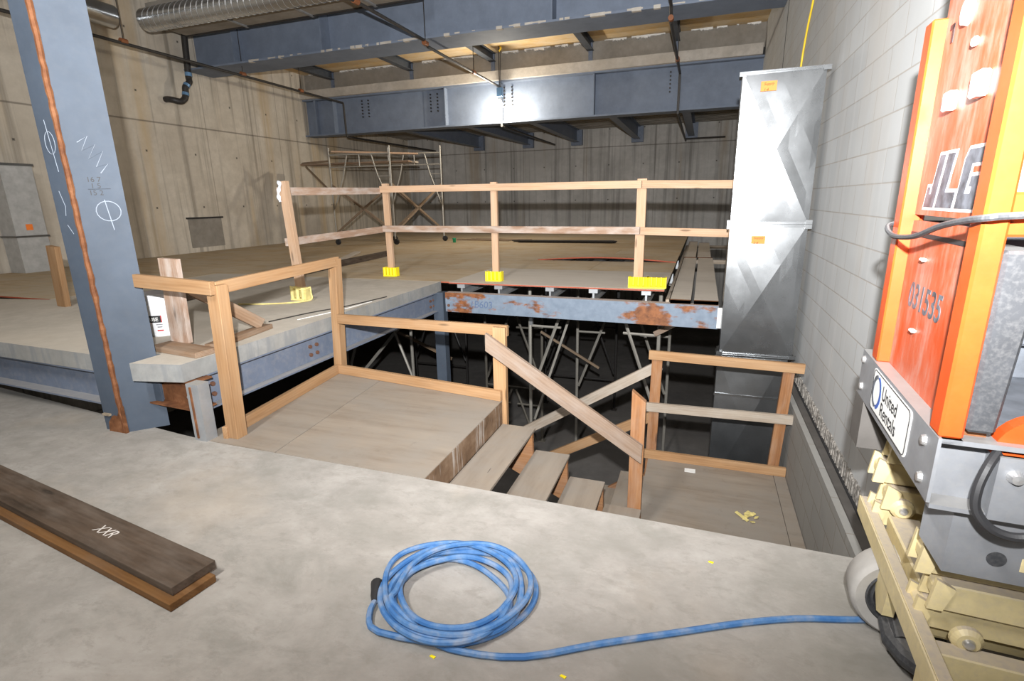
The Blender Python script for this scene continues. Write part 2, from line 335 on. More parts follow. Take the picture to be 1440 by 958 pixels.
# ------------------------------------------------------------------ builders
class MB:
    def __init__(s): s.v = []; s.f = []; s.mi = []; s.cur = 0
    def mat(s, i): s.cur = i; return s
    def poly(s, pts, faces):
        n = len(s.v); s.v += [Vector(p) for p in pts]; s.f += [[n+i for i in f] for f in faces]; s.mi += [s.cur]*len(faces); return s
    def box(s, x0, x1, y0, y1, z0, z1):
        return s.hexa([(x0,y0,z0),(x1,y0,z0),(x1,y1,z0),(x0,y1,z0),(x0,y0,z1),(x1,y0,z1),(x1,y1,z1),(x0,y1,z1)])
    def hexa(s, p):
        return s.poly(p, [(0,3,2,1),(4,5,6,7),(0,1,5,4),(1,2,6,5),(2,3,7,6),(3,0,4,7)])
    def prism(s, pts, axis, a, b):
        """2D outline extruded along axis; outline coords are the two other axes in order"""
        def P(u, v, t): return {'x': (t,u,v), 'y': (u,t,v), 'z': (u,v,t)}[axis]
        n = len(pts); v = [P(u,w,a) for u,w in pts] + [P(u,w,b) for u,w in pts]
        return s.poly(v, [tuple(range(n))[::-1], tuple(range(n,2*n))] + [(i,(i+1)%n,n+(i+1)%n,n+i) for i in range(n)])
    def bar(s, p0, p1, w, t, up=(0,0,1)):
        p0, p1 = Vector(p0), Vector(p1); d = (p1-p0).normalized(); up = Vector(up)
        u = (up - d*up.dot(d)); u = u.normalized() if u.length > 1e-5 else Vector((1,0,0)); k = d.cross(u)
        c = [-k*t/2-u*w/2, k*t/2-u*w/2, k*t/2+u*w/2, -k*t/2+u*w/2]
        return s.hexa([p0+c[0], p0+c[1], p1+c[1], p1+c[0], p0+c[3], p0+c[2], p1+c[2], p1+c[3]])
    def tube(s, pts, r, n=10, cap=True):
        pts = [Vector(p) for p in pts]; L = len(pts); base = len(s.v)
        rs = r if isinstance(r, (list, tuple)) else [r]*L
        prev = None
        for i, p in enumerate(pts):
            d = (pts[min(i+1,L-1)] - pts[max(i-1,0)]).normalized()
            if prev is None:
                a = Vector((0,0,1)) if abs(d.z) < 0.9 else Vector((1,0,0)); u = d.cross(a).normalized()
            else:
                u = (prev - d*prev.dot(d)).normalized()
            prev = u; w = d.cross(u)
            for k in range(n):
                t = 2*PI*k/n; s.v.append(p + (u*math.cos(t)+w*math.sin(t))*rs[i])
        for i in range(L-1):
            for k in range(n):
                s.f.append([base+i*n+k, base+i*n+(k+1)%n, base+(i+1)*n+(k+1)%n, base+(i+1)*n+k]); s.mi.append(s.cur)
        if cap:
            s.f.append([base+k for k in range(n)][::-1]); s.f.append([base+(L-1)*n+k for k in range(n)]); s.mi += [s.cur]*2
        return s
    def cyl(s, p0, p1, r, n=16): return s.tube([p0, p1], r, n)
    def lathe(s, prof, c=(0,0,0), n=28, axis='z'):
        base = len(s.v); c = Vector(c)
        for r, h in prof:
            for k in range(n):
                t = 2*PI*k/n; a, b = r*math.cos(t), r*math.sin(t)
                s.v.append(c + Vector({'z': (a,b,h), 'y': (a,h,b), 'x': (h,a,b)}[axis]))
        for i in range(len(prof)-1):
            for k in range(n):
                s.f.append([base+i*n+k, base+i*n+(k+1)%n, base+(i+1)*n+(k+1)%n, base+(i+1)*n+k]); s.mi.append(s.cur)
        return s
    def ibeam(s, p0, p1, h, w, tf, tw, z0):
        """I section from p0 to p1 (x,y), bottom at z0"""
        a, b = Vector((*p0,0)), Vector((*p1,0))
        for zc, hh, ww in ((z0+tf/2, tf, w), (z0+h-tf/2, tf, w), (z0+h/2, h-2*tf, tw)):
            s.bar(a+Vector((0,0,zc)), b+Vector((0,0,zc)), hh, ww)
        return s
    def build(s, name, mats, parent=None, loc=None, smooth=False, bevel=0.0):
        if not isinstance(mats, (list, tuple)): mats = [mats]
        v = s.v
        if parent is not None: o0 = Vector(parent.get('_org', (0,0,0)))
        elif loc is not None: o0 = Vector(loc)
        else:
            lo = [min(p[i] for p in v) for i in range(3)]; hi = [max(p[i] for p in v) for i in range(3)]
            o0 = Vector(((lo[0]+hi[0])/2, (lo[1]+hi[1])/2, lo[2]))
        me = bpy.data.meshes.new(name); me.from_pydata([p-o0 for p in v], [], s.f)
        for m in mats: me.materials.append(M[m])
        for i, p in enumerate(me.polygons): p.material_index = s.mi[i]
        bm = bmesh.new(); bm.from_mesh(me); bmesh.ops.recalc_face_normals(bm, faces=bm.faces)
        if bevel: bmesh.ops.bevel(bm, geom=bm.edges[:], offset=bevel, segments=1, affect='EDGES', clamp_overlap=True)
        bm.to_mesh(me); bm.free()
        if smooth:
            for p in me.polygons: p.use_smooth = True
            me.set_sharp_from_angle(angle=math.radians(40))
        o = bpy.data.objects.new(name, me); COL.objects.link(o)
        o['_org'] = tuple(o0)
        if parent is not None: o.parent = parent
        else: o.location = o0
        return o

def islands(mb, name, mats, parent, **kw):
    """one object per connected piece of a builder"""
    n = len(mb.v); par = list(range(n))
    def find(i):
        while par[i] != i: par[i] = par[par[i]]; i = par[i]
        return i
    for f in mb.f:
        for i in f[1:]: par[find(i)] = find(f[0])
    groups = {}
    for fi, f in enumerate(mb.f): groups.setdefault(find(f[0]), []).append(fi)
    out = []
    for g in groups.values():
        m2 = MB(); idx = {}
        for fi in g:
            nf = []
            for i in mb.f[fi]:
                if i not in idx: idx[i] = len(m2.v); m2.v.append(mb.v[i])
                nf.append(idx[i])
            m2.f.append(nf); m2.mi.append(mb.mi[fi])
        out.append(m2.build(name, mats, parent, **kw))
    return out
def tag(o, label=None, cat=None, group=None, kind=None):
    if label: o['label'] = label
    if cat: o['category'] = cat
    if group: o['group'] = group
    if kind: o['kind'] = kind
    return o
def thing(name, label, cat, loc, group=None, rotz=0.0):
    o = bpy.data.objects.new(name, None); COL.objects.link(o); o.empty_display_size = 0.1
    o.location = loc; o.rotation_euler = (0, 0, rotz); o['_org'] = tuple(loc) if not rotz else (0, 0, 0)
    return tag(o, label, cat, group)
def struct(name, mb, mat): return tag(mb.build(name, mat), kind='structure')
def board(name, p0, p1, w, t, mat, parent=None, up=(0,0,1), ends=None, cut=None, bev=0.002):
    """straight piece of lumber with its own axes (grain on local X); w is measured along `up`, t across"""
    p0, p1 = Vector(p0), Vector(p1); d = (p1-p0); L = d.length; d.normalize(); up = Vector(up)
    u = (up - d*up.dot(d)).normalized(); k = u.cross(d)
    c = cut or (0, 0)      # slanted ends: shift of the upper edge at each end
    mb = MB(); mb.hexa([(0,-t/2,-w/2),(L,-t/2,-w/2),(L,t/2,-w/2),(0,t/2,-w/2),(c[0],-t/2,w/2),(L+c[1],-t/2,w/2),(L+c[1],t/2,w/2),(c[0],t/2,w/2)])
    o = mb.build(name, mat, loc=(0,0,0), bevel=bev)
    mat4 = Matrix((( d.x, k.x, u.x, 0), (d.y, k.y, u.y, 0), (d.z, k.z, u.z, 0), (0,0,0,1)))
    mat4.translation = p0 - (Vector(parent.get('_org', (0,0,0))) if parent is not None else Vector((0,0,0)))
    if parent is not None: o.parent = parent
    o.matrix_basis = mat4; o['_org'] = tuple(p0)
    return o
def copy_tree(o, parent=None):
    c = o.copy(); COL.objects.link(c)
    if parent is not None: c.parent = parent
    for ch in list(o.children): copy_tree(ch, c)
    return c
def text_mb(txt, size, depth=0.001, shear=0.0, bold=0.0, sx=1.0):
    """letters as a flat MB in the XY plane, lower-left at origin"""
    cu = bpy.data.curves.new('t', 'FONT'); cu.body = txt; cu.size = size; cu.extrude = depth; cu.shear = shear; cu.offset = bold
    o = bpy.data.objects.new('t', cu); COL.objects.link(o)
    dg = bpy.context.evaluated_depsgraph_get(); me = bpy.data.meshes.new_from_object(o.evaluated_get(dg))
    mb = MB(); mb.v = [Vector((v.co.x*sx, v.co.y, v.co.z)) for v in me.vertices]; mb.f = [list(p.vertices) for p in me.polygons]; mb.mi = [0]*len(mb.f)
    bpy.data.objects.remove(o); bpy.data.curves.remove(cu); bpy.data.meshes.remove(me)
    return mb
def place(mb, origin, ux, uy):
    """move a flat MB so that its x runs along ux and its y along uy"""
    ux, uy = Vector(ux).normalized(), Vector(uy).normalized(); n = ux.cross(uy); o = Vector(origin)
    mb.v = [o + ux*p.x + uy*p.y + n*p.z for p in mb.v]; return mb
def spline(pts, n=8, closed=False):
    pts = [Vector(p) for p in pts]; out = []; L = len(pts)
    for i in range(L if closed else L-1):
        g = lambda j: pts[j % L] if closed else pts[max(0, min(L-1, j))]
        a, b, c, d = g(i-1), g(i), g(i+1), g(i+2)
        for k in range(n):
            t = k/n; out.append(0.5*((2*b)+(c-a)*t+(2*a-5*b+4*c-d)*t*t+(3*b-a-3*c+d)*t**3))
    if not closed: out.append(pts[-1])
    return out

# ------------------------------------------------------------------ the setting
DZ = 0.55                      # top of the raised slab and the formwork deck
LX, RX, BY = -11.4, 1.03, 19.8
fl = MB()
edge = [(-11.4, 3.4), (-6.3, 2.80), (-3.5, 2.52), (-3.1, 2.49), (-1.47, 2.49), (RX, 2.45), (RX, 2.9), (4.5, 2.9)]
fl.prism([(-11.4, -4.5), (4.5, -4.5)] + edge[::-1], 'z', -0.22, 0.0)
struct('floor', fl, 'floor_concrete')
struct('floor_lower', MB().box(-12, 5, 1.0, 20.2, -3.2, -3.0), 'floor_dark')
struct('wall_left', MB().box(LX-0.3, LX, -4.5, BY+0.3, -3.0, 6.4), 'wall_cast_warm')
struct('wall_back', MB().box(LX, 1.4, BY, BY+0.3, -3.0, 6.4), 'wall_cast_grey')
wr = MB().prism([(RX, 2.9), (4.5, 2.9), (4.5, 3.1), (1.25, 3.1), (1.25, BY), (RX, BY)], 'z', -0.27, 6.4)
struct('wall_right', wr, 'block_wall')
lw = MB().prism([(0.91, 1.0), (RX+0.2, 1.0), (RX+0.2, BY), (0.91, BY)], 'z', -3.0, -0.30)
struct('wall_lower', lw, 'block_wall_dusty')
struct('ceiling', MB().box(LX, 4.5, -4.5, 10.3, 6.2, 6.4), 'upstand_concrete')
# lower ceilings beyond the girders: plywood soffit with its steel, then metal decking
struct('ceiling_soffit', MB().box(LX, RX, 10.6, 14.5, 5.30, 5.5), 'plywood_form')
cm = MB()
for i in range(19):
    y = 14.1 + i*0.30
    cm.box(LX, RX, y, y+0.18, 4.03, 4.11); cm.box(LX, RX, y+0.18, y+0.30, 4.09, 4.17)
struct('ceiling_decking', cm, 'upstand_concrete')
struct('wall_upstand', MB().box(LX, RX, 14.02, 14.3, 4.80, 5.299), 'upstand_concrete')
fo = MB(); x = LX+0.2
while x < RX-0.2:
    w = random.uniform(0.04, 0.2); h = random.uniform(0.02, 0.085)
    if random.random() < 0.8 and all(abs(x+w/2-q) > 0.2+w/2 for q in (-10.4, -7.8, -5.4, -2.85, -0.85)):
        n = 5; top = [(x+w*i/n, 5.298) for i in range(n+1)]; bot = [(x+w*i/n, 5.298-h*random.uniform(0.5, 1.0)) for i in range(n, -1, -1)]
        fo.prism(top+bot, 'y', 13.97-h*0.4, 14.018)
    x += w
tag(fo.build('sealing_foam', 'white_label'), 'ragged white foam sealing the plywood soffit to the concrete upstand', 'foam', kind='stuff')
struct('trim_ledge', MB().box(LX, 0.98, 13.72, 14.3, 4.60, 4.82), 'ledge_concrete')
# the edge of the block wall above the foundation: ledge angle and ragged mortar strip
tr = MB().box(0.955, 1.008, 2.5, BY, -0.2995, -0.284).box(0.957, 0.9585, 2.5, BY, -0.284, -0.2835)
struct('trim_angle', tr, 'steel_stud')
rg = MB(); y = 2.95
while y < 7.0:
    h = random.uniform(0.10, 0.13); w = random.uniform(0.012, 0.03)
    rg.box(RX-random.uniform(0.004, 0.014), RX, y, y+w*0.75, -0.27, -0.27+h); y += w
struct('trim_mortar', rg, 'mortar_fins')
struct('trim_gap_shade', MB().box(1.008, RX+0.1, 2.5, BY, -0.2995, -0.272), 'ink_black')  # solid black strip standing in for the shade inside the open gap
struct('trim_joint', MB().box(RX-0.004, RX, 10.09, 10.13, -0.2, 6.2), 'bolt_dark')

# raised concrete slab (one piece, notched round the column)
sl = MB()
top = [(-11.4, 2.75), (-7.4, 2.62), (-4.13, 2.50), (-4.13, 2.66), (-3.72, 2.66), (-3.72, 2.42), (-3.33, 2.50), (-3.345, 6.47), (-7.4, 6.47), (-7.4, 4.05), (-11.4, 3.4)]
sl.prism(top, 'z', DZ-0.13, DZ)
for i, f in enumerate(sl.f):
    if len(f) == 4: sl.mi[i] = 1
slab = tag(sl.build('floor_raised', ['slab_concrete', 'slab_edge']), kind='structure')

# ------------------------------------------------------------------ steel column at the left
ct = thing('steel_column', 'blue-grey steel column with a rusty weld seam standing at the edge of the near floor', 'column', (-3.95, 2.5, 0))
A = [(-4.10, 2.40), (-3.91, 2.42), (-3.72, 2.60), (-3.90, 2.66), (-4.10, 2.60)]
MB().prism([(-4.115, 2.42), (-3.905, 2.42), (-3.72, 2.62), (-3.95, 2.66), (-4.115, 2.62)], 'z', 0.0, 6.2).build('shaft', 'blue_steel_light', ct)
wp = []; rr = []
for i in range(120):
    z = 0.02 + i*0.045; wp.append((-3.908+random.uniform(-.004, .004), 2.414, z)); rr.append(0.0165+random.uniform(-.003, .004))
MB().tube(wp, rr, 7).build('weld_seam', 'weld_rust', ct)
MB().prism([(-4.06, 0.0), (-3.885, 0.0), (-3.885, 0.21), (-3.92, 0.17), (-3.95, 0.12), (-4.0, 0.125), (-4.05, 0.07)], 'y', 2.404, 2.425).build('rusted_foot', 'rust', ct)
MB().box(-4.10, -4.03, 2.402, 2.42, 0.12, 0.135).build('backing_bar', 'slag', ct)
# chalk and pen marks on the two visible faces
def on_face(u, z, face):
    if face == 'r':    # right face, u from the seam (0) to its far edge (1)
        a, b = Vector((-3.905, 2.42, 0)), Vector((-3.72, 2.62, 0)); n = Vector((0.734, -0.679, 0))
    else:
        a, b = Vector((-4.115, 2.42, 0)), Vector((-3.905, 2.42, 0)); n = Vector((0, -1, 0))
    return a + (b-a)*u + n*0.001 + Vector((0, 0, z))
ch = MB()
def stroke(pts, face, r=0.0030, mb=ch): mb.tube([on_face(u, z, face) for u, z in pts], r, 5)
zig = [(0.28, 2.02), (0.50, 2.06), (0.34, 1.97), (0.62, 2.01), (0.44, 1.92), (0.75, 1.97), (0.56, 1.87), (0.80, 1.89), (0.62, 1.83)]
stroke(zig, 'r')
stroke([(0.62+0.25*math.cos(t), 1.585+0.065*math.sin(t)) for t in [i*2*PI/18 for i in range(19)]], 'r'); stroke([(0.58, 1.66), (0.66, 1.46)], 'r')
stroke([(0.45+0.22*math.cos(t), 2.02+0.07*math.sin(t)) for t in [i*2*PI/18 for i in range(19)]], 'l', .0017); stroke([(0.40, 2.16), (0.55, 1.84)], 'l', .0017)
stroke([(0.35, 1.72), (0.5, 1.62), (0.42, 1.56)], 'l', .0015); stroke([(0.4, 1.5), (0.6, 1.44)], 'l', .0015)
ch.build('chalk_marks', 'chalk', ct)
pen = MB()
for t, u, z in (('16 7', 0.30, 1.775), ('1 5', 0.36, 1.735), ('15 2', 0.30, 1.69)):
    tm = text_mb(t, 0.045, 0.0004); tm = place(tm, on_face(u, z, 'r'), (0.185, 0.20, 0), (0, 0, 1)); pen.poly(tm.v, tm.f)
stroke([(0.30, 1.728), (0.75, 1.73)], 'r', .0012, pen)
pen.build('pen_figures', 'ink_black', ct)

# ------------------------------------------------------------------ beams under the raised slab
def bolt(mb, p, d, r=0.014, h=0.014):
    p, d = Vector(p), Vector(d); mb.tube([p, p+d*h], r, 6)
b1 = thing('edge_beam', 'blue steel beam carrying the right-hand edge of the raised slab', 'beam', (-3.40, 4.5, 0.1))
MB().ibeam((-3.42, 2.66), (-3.42, 6.42), 0.27, 0.17, 0.014, 0.012, 0.15).build('web_and_flanges', 'blue_steel', b1)
m = MB()
for y0 in (2.78, 3.86, 6.25):
    for z in (0.23, 0.31):
        for k in (0, 0.09): bolt(m, (-3.414, y0+k, z), (1, 0, 0), 0.018, 0.02)
islands(m, 'bolt', 'bolt_rust', b1)
b2 = thing('trimmer_beam', 'rusty short steel beam under the slab corner between the column and the stub post', 'beam', (-3.5, 2.6, 0.1))
MB().ibeam((-3.80, 2.63), (-3.28, 2.60), 0.22, 0.16, 0.012, 0.012, 0.195).build('web_and_flanges', 'rust', b2)
m = MB()
for x in (-3.72, -3.42, -3.36):
    for z in (0.27, 0.34)[:1 if x > -3.5 else 2]: bolt(m, (x, 2.60, z), (0, -1, 0), 0.016, 0.02)
islands(m, 'bolt', 'bolt_bright', b2)
MB().box(-3.80, -3.69, 2.578, 2.592, 0.21, 0.41).build('fin_plate', 'blue_steel_light', b2)
b3 = thing('slab_beam', 'dark blue steel beam under the left part of the raised slab, left of the column', 'beam', (-7, 2.7, 0.1))
MB().ibeam((-11.3, 2.95), (-4.13, 2.60), 0.27, 0.20, 0.014, 0.012, 0.15).build('web_and_flanges', 'blue_steel', b3)
b4 = thing('stub_post', 'short square grey steel post under the slab corner', 'post', (-3.24, 2.53, 0))
MB().prism([(-3.295, 2.48), (-3.185, 2.48), (-3.185, 2.57), (-3.295, 2.57)], 'z', 0.0, 0.42).build('tube', 'galvanised', b4)
MB().box(-3.262, -3.248, 2.472, 2.482, 0.02, 0.40).build('weld_seam', 'rust', b4)
b5 = thing('corner_post', 'blue steel post at the far corner of the raised slab, going down into the pit', 'post', (-3.33, 6.4, -3))
MB().ibeam((-3.33, 6.33), (-3.33, 6.45), 3.42, 0.15, 0.01, 0.15, -3.0).build('shaft', 'blue_steel_light', b5)

# the rusty beam in front of the formwork deck
fb = thing('opening_beam', 'light blue steel beam with big rust patches along the edge of the plywood deck', 'beam', (-1.5, 6.3, 0.15))
p0, p1 = Vector((-3.20, 6.30, 0)), Vector((0.235, 6.17, 0)); dd = (p1-p0).normalized(); nn = Vector((-dd.y, dd.x, 0))
for zc, hh, ww in ():
    pass
m = MB()
m.bar(p0+Vector((0,0,0.295)), p1+Vector((0,0,0.295)), 0.245, 0.014).bar(p0+nn*0.05+Vector((0,0,0.425)), p1+nn*0.05+Vector((0,0,0.425)), 0.016, 0.115).bar(p0+nn*0.05+Vector((0,0,0.18)), p1+nn*0.05+Vector((0,0,0.18)), 0.016, 0.115)
m.build('channel', 'rusty_blue_steel', fb)
m = MB()
for z in (0.26, 0.36): bolt(m, p0+dd*0.05-nn*0.008+Vector((0,0,z)), -nn, 0.02, 0.014)
islands(m, 'bolt', 'bolt_rust', fb)
tm = place(text_mb('1B603', 0.13, 0.0005, 0.1), p0+dd*0.36-nn*0.009+Vector((0,0,0.25)), dd, (0,0,1)); tm.build('painted_mark', 'faded_blue', fb)
MB().box(0.225, 0.30, 6.13, 6.16, 0.19, 0.42).build('end_clip', 'white_label', fb)

# ------------------------------------------------------------------ girders overhead
NZ = 4.615
g1 = thing('roof_girder', 'deep blue steel girder crossing nearest, at the top of the view', 'girder', (-5, 10.6, NZ))
MB().box(LX, RX, 10.34, 10.36, NZ+0.03, 6.19).build('web', 'girder_blue', g1)
MB().box(LX, RX, 9.95, 10.74, NZ, NZ+0.035).build('bottom_flange', 'girder_blue', g1)
m = MB()
for x in (-10.0, -7.65, -2.75): m.box(x-0.01, x+0.01, 10.05, 10.34, NZ+0.03, 6.19)
islands(m, 'stiffener', 'girder_blue', g1)
m = MB(); x = -9.5
while x < RX:
    w = random.uniform(0.02, 0.16); h = random.uniform(0.012, 0.05)
    if random.random() < 0.55: m.box(x, x+w, 9.948, 10.02, NZ+0.033-h*0.8, NZ+0.033+h*0.3)
    x += w
islands(m, 'concrete_spill', 'ledge_concrete', g1)
FZ = 3.58
g2 = thing('lintel_girder', 'deep blue plate girder across the far end with the work lamp in front of it', 'girder', (-5, 13.9, FZ))
MB().box(LX, RX, 13.99, 14.01, FZ+0.03, 4.60).build('web', 'girder_blue', g2)
MB().box(LX, RX, 13.80, 14.20, FZ, FZ+0.04).build('bottom_flange', 'girder_blue', g2)
MB().box(LX, RX, 13.82, 14.18, 4.56, 4.60).build('top_flange', 'girder_blue', g2)
m = MB()
for x in (-11.0, -10.35, -6.75, -2.72): m.box(x-0.012, x+0.012, 13.82, 13.99, FZ+0.03, 4.57)
islands(m, 'stiffener', 'girder_blue', g2)
m = MB().box(-7.45, -6.85, 13.978, 13.992, FZ+0.04, 4.56); m.build('splice_plate', 'girder_blue', g2)
m = MB()
for x in (-9.35, -7.15, -5.0, -0.85):
    for k in (-0.09, 0.12):
        for j in range(6): bolt(m, (x+k, 13.98, 4.03+j*0.085), (0, -1, 0), 0.022, 0.03)
islands(m, 'bolt', 'bolt_dark', g2)
# short steel beams behind the far girder
jl = ['farthest left', 'second from the left', 'third from the left', 'fourth from the left', 'nearest the right wall']
for i, x in enumerate((-8.25, -6.28, -4.45, -2.32, -0.55)):
    j = MB().ibeam((x, 14.2), (x, BY-0.01), 0.42, 0.2, 0.02, 0.02, 3.60)
    j.box(x-0.2, x+0.2, BY-0.15, BY-0.001, 3.50, 4.02)
    tag(j.build('steel_joist', 'blue_steel'), 'dark steel joist under the metal decking at the back wall, ' + jl[i], 'joist', 'steel joists behind the far girder')
# joists under the plywood soffit
jl = ['over the scaffold, farthest left', 'second from the left', 'above the work lamp', 'right of the work lamp', 'nearest the right wall']
for i, x in enumerate((-10.4, -7.8, -5.4, -2.85, -0.85)):
    t = thing('soffit_joist', 'steel joist under the yellow plywood soffit, ' + jl[i], 'joist', (x, 12, 5.3), 'joists under the plywood soffit')
    MB().ibeam((x, 10.75), (x, 14.0), 0.20, 0.16, 0.016, 0.014, 5.095).build('beam', 'dark_steel', t)
    MB().box(x-0.05, x+0.05, 13.985, 14.018, 4.83, 5.29).build('seat_plate', 'blue_steel', t)

# ------------------------------------------------------------------ plywood deck sheets
def sheet(x0, x1, y0, y1, mat, label, group=None, z=DZ, rot=0.0, th=0.019, warp=0.0):
    t = thing('plywood_sheet', label, 'plywood sheet', ((x0+x1)/2, (y0+y1)/2, z-th), group, rot)
    ox, oy, oz = ((x0+x1)/2, (y0+y1)/2, z-th) if rot == 0 else (0, 0, 0)
    if rot: x0, x1, y0, y1 = -(x1-x0)/2, (x1-x0)/2, -(y1-y0)/2, (y1-y0)/2; zb = 0
    else: zb = oz
    m = MB(); n = 12
    for i in range(n):
        a, b = i/n, (i+1)/n; za, zb2 = warp*math.sin(PI*a), warp*math.sin(PI*b)
        xa, xb = x0+(x1-x0)*a, x0+(x1-x0)*b
        if warp: m.hexa([(xa,y0,zb+za),(xb,y0,zb+zb2),(xb,y1,zb),(xa,y1,zb),(xa,y0,zb+th+za),(xb,y0,zb+th+zb2),(xb,y1,zb+th),(xa,y1,zb+th)])
    if not warp: m.box(x0, x1, y0, y1, zb, zb+th)
    m.build('panel', mat, t)
    e = MB(); e.box(x0, x1, y0-0.004, y0, zb+0.002+0, zb+th-0.002) if not warp else None
    if warp:
        for i in range(n):
            a, b = i/n, (i+1)/n; za, zb2 = warp*math.sin(PI*a), warp*math.sin(PI*b); xa, xb = x0+(x1-x0)*a, x0+(x1-x0)*b
            e.hexa([(xa,y0-.006,zb+za),(xb,y0-.006,zb+zb2),(xb,y0,zb+zb2),(xa,y0,zb+za),(xa,y0-.006,zb+th+za),(xb,y0-.006,zb+th+zb2),(xb,y0,zb+th+zb2),(xa,y0,zb+th+za)])
    e.build('edge_seal', 'red_edge', t)
    return t
G = 'tan plywood sheets of the formwork deck'
ys = [6.48, 8.02, 9.32, 10.55, 11.77, 12.99, 14.21, 15.43, 16.65, 17.87, BY-0.02]
for r in range(10):
    xs = [-0.37]
    off = 1.2 if r % 2 else 0.0
    x = -3.195 if r == 0 else -0.37 - (2.44 - off)
    while x > LX + 0.3: xs.append(x); x -= 2.44
    xs.append(LX+0.02)
    for i in range(len(xs)-1):
        if r == 0 and i == 0: continue
        warped = (r == 2 and i == 0)
        x1, x0 = xs[i]-0.003, xs[i+1]+0.003
        if warped: sheet(x0, x1, ys[r]+0.001, ys[r+1]-0.006, 'plywood_deck', 'tan plywood sheet with a lifted red front edge, mid deck behind the right guard post', z=DZ+0.012, warp=0.06)
        else: sheet(x0, x1, ys[r], ys[r+1]-0.004, 'plywood_deck', 'flat tan plywood sheet laid in the rows of the formwork deck', G)
sheet(-3.19, -0.372, 6.40, 8.00, 'plywood_grey', 'pale grey plywood sheet at the deck edge under the two right guard posts', z=DZ+0.004)
for k, (x0, x1) in enumerate(((-11.35, -9.84), (-9.83, -7.42))):
    sheet(x0, x1, 4.08, 6.47, 'plywood_deck', 'flat tan plywood sheet left of the raised slab, ' + ('against the left wall' if k == 0 else 'beside the stub of lumber'))
# aluminium joists whose ends show below the deck edge
for i, x in enumerate((-3.02, -2.48, -1.78, -1.22, -0.58)):
    t = thing('aluminium_joist', 'aluminium joist end under the plywood deck edge', 'joist', (x, 9, 0.36), 'aluminium joists under the deck edge')
    MB().box(x-0.055, x+0.055, 6.42, 12.0, DZ-0.07, DZ-0.021).build('top_flange', 'galvanised', t)
    MB().box(x-0.012, x+0.012, 6.44, 12.0, 0.40, DZ-0.07).box(x-0.05, x+0.05, 6.44, 12.0, 0.385, 0.40).build('web', 'galvanised', t)
for y in (9.2, 11.2):
    MB_ = MB().box(-8, -0.4, y-0.06, y+0.06, 0.22, 0.384)
    tag(MB_.build('aluminium_stringer', 'galvanised'), {9.2: 'aluminium stringer in the dark under the deck, nearer one', 11.2: 'aluminium stringer in the dark under the deck, farther one'}[y], 'beam')
# two scaffold planks running back beside the deck, a second pair beyond
def plank(x0, x1, y0, y1, z, label):
    t = thing('scaffold_plank', label, 'plank', ((x0+x1)/2, (y0+y1)/2, z-0.04))
    MB().box(x0, x1, y0, y1, z-0.04, z).build('board', 'plywood_grey', t)
    islands(MB().box(x0, x1, y1-0.03, y1, z-0.042, z+0.004).box(x0, x1, y0, y0+0.03, z-0.042, z+0.003), 'end_band', 'rust', t)
plank(-0.29, -0.065, 6.22, 10.9, 0.475, 'dusty grey scaffold plank lying beside the deck edge, left one of the near pair')
plank(-0.03, 0.23, 6.22, 10.9, 0.475, 'dusty grey scaffold plank lying toward the metal duct, right one of the near pair')
plank(-0.30, -0.08, 10.95, 15.0, 0.475, 'scaffold plank continuing toward the back wall, left one of the far pair')
plank(-0.05, 0.20, 10.95, 14.6, 0.475, 'scaffold plank continuing toward the back wall, right one of the far pair')
for y, w_ in ((10.93, 'middle'), (14.3, 'far end')):
    tag(board('bearer', (-0.30, y, 0.397), (RX, y, 0.397), 0.07, 0.1, 'grey_board'), 'timber bearer under the scaffold planks beside the deck, ' + w_, 'lumber')
board('edge_timber', (-0.325, 6.3, 0.40), (-0.325, 14.0, 0.40), 0.12, 0.04, 'grey_board', None)
tag(bpy.data.objects['edge_timber'], 'long grey timber on edge between the deck and the scaffold planks', 'lumber')

# ------------------------------------------------------------------ timber landing with guardrail
ld = thing('stair_landing', 'plywood landing at floor level at the top of the wooden stairs', 'landing', (-2.4, 3.2, -0.2))
c4 = [(-3.30, 2.50), (-1.47, 2.50), (-1.47, 3.83), (-3.32, 4.09)]
MB().prism([(-3.30, 2.50), (-2.603, 2.50), (-2.75, 4.01), (-3.32, 4.09)], 'z', -0.02, 0.0).build('plywood_deck', 'plywood', ld)
MB().prism([(-2.597, 2.50), (-1.47, 2.50), (-1.47, 3.83), (-2.744, 4.01)], 'z', -0.02, -0.0005).build('plywood_deck', 'plywood', ld)
MB().prism([(-1.485, 2.50), (-1.468, 2.50), (-1.468, 3.82), (-1.485, 3.82)], 'z', -0.20, -0.006).build('riser_board', 'peeling_riser', ld)
for q in ((-3.28, 2.6, -3.27, 4.05), (-1.56, 2.6, -1.56, 3.8), (-2.4, 2.6, -2.4, 3.93)):
    board('joist', (q[0], q[1], -0.115), (q[2], q[3], -0.115), 0.184, 0.038, 'fir_red', ld)
board('rim_joist', (-3.3, 4.06, -0.115), (-1.5, 3.81, -0.115), 0.184, 0.038, 'fir_red', ld)

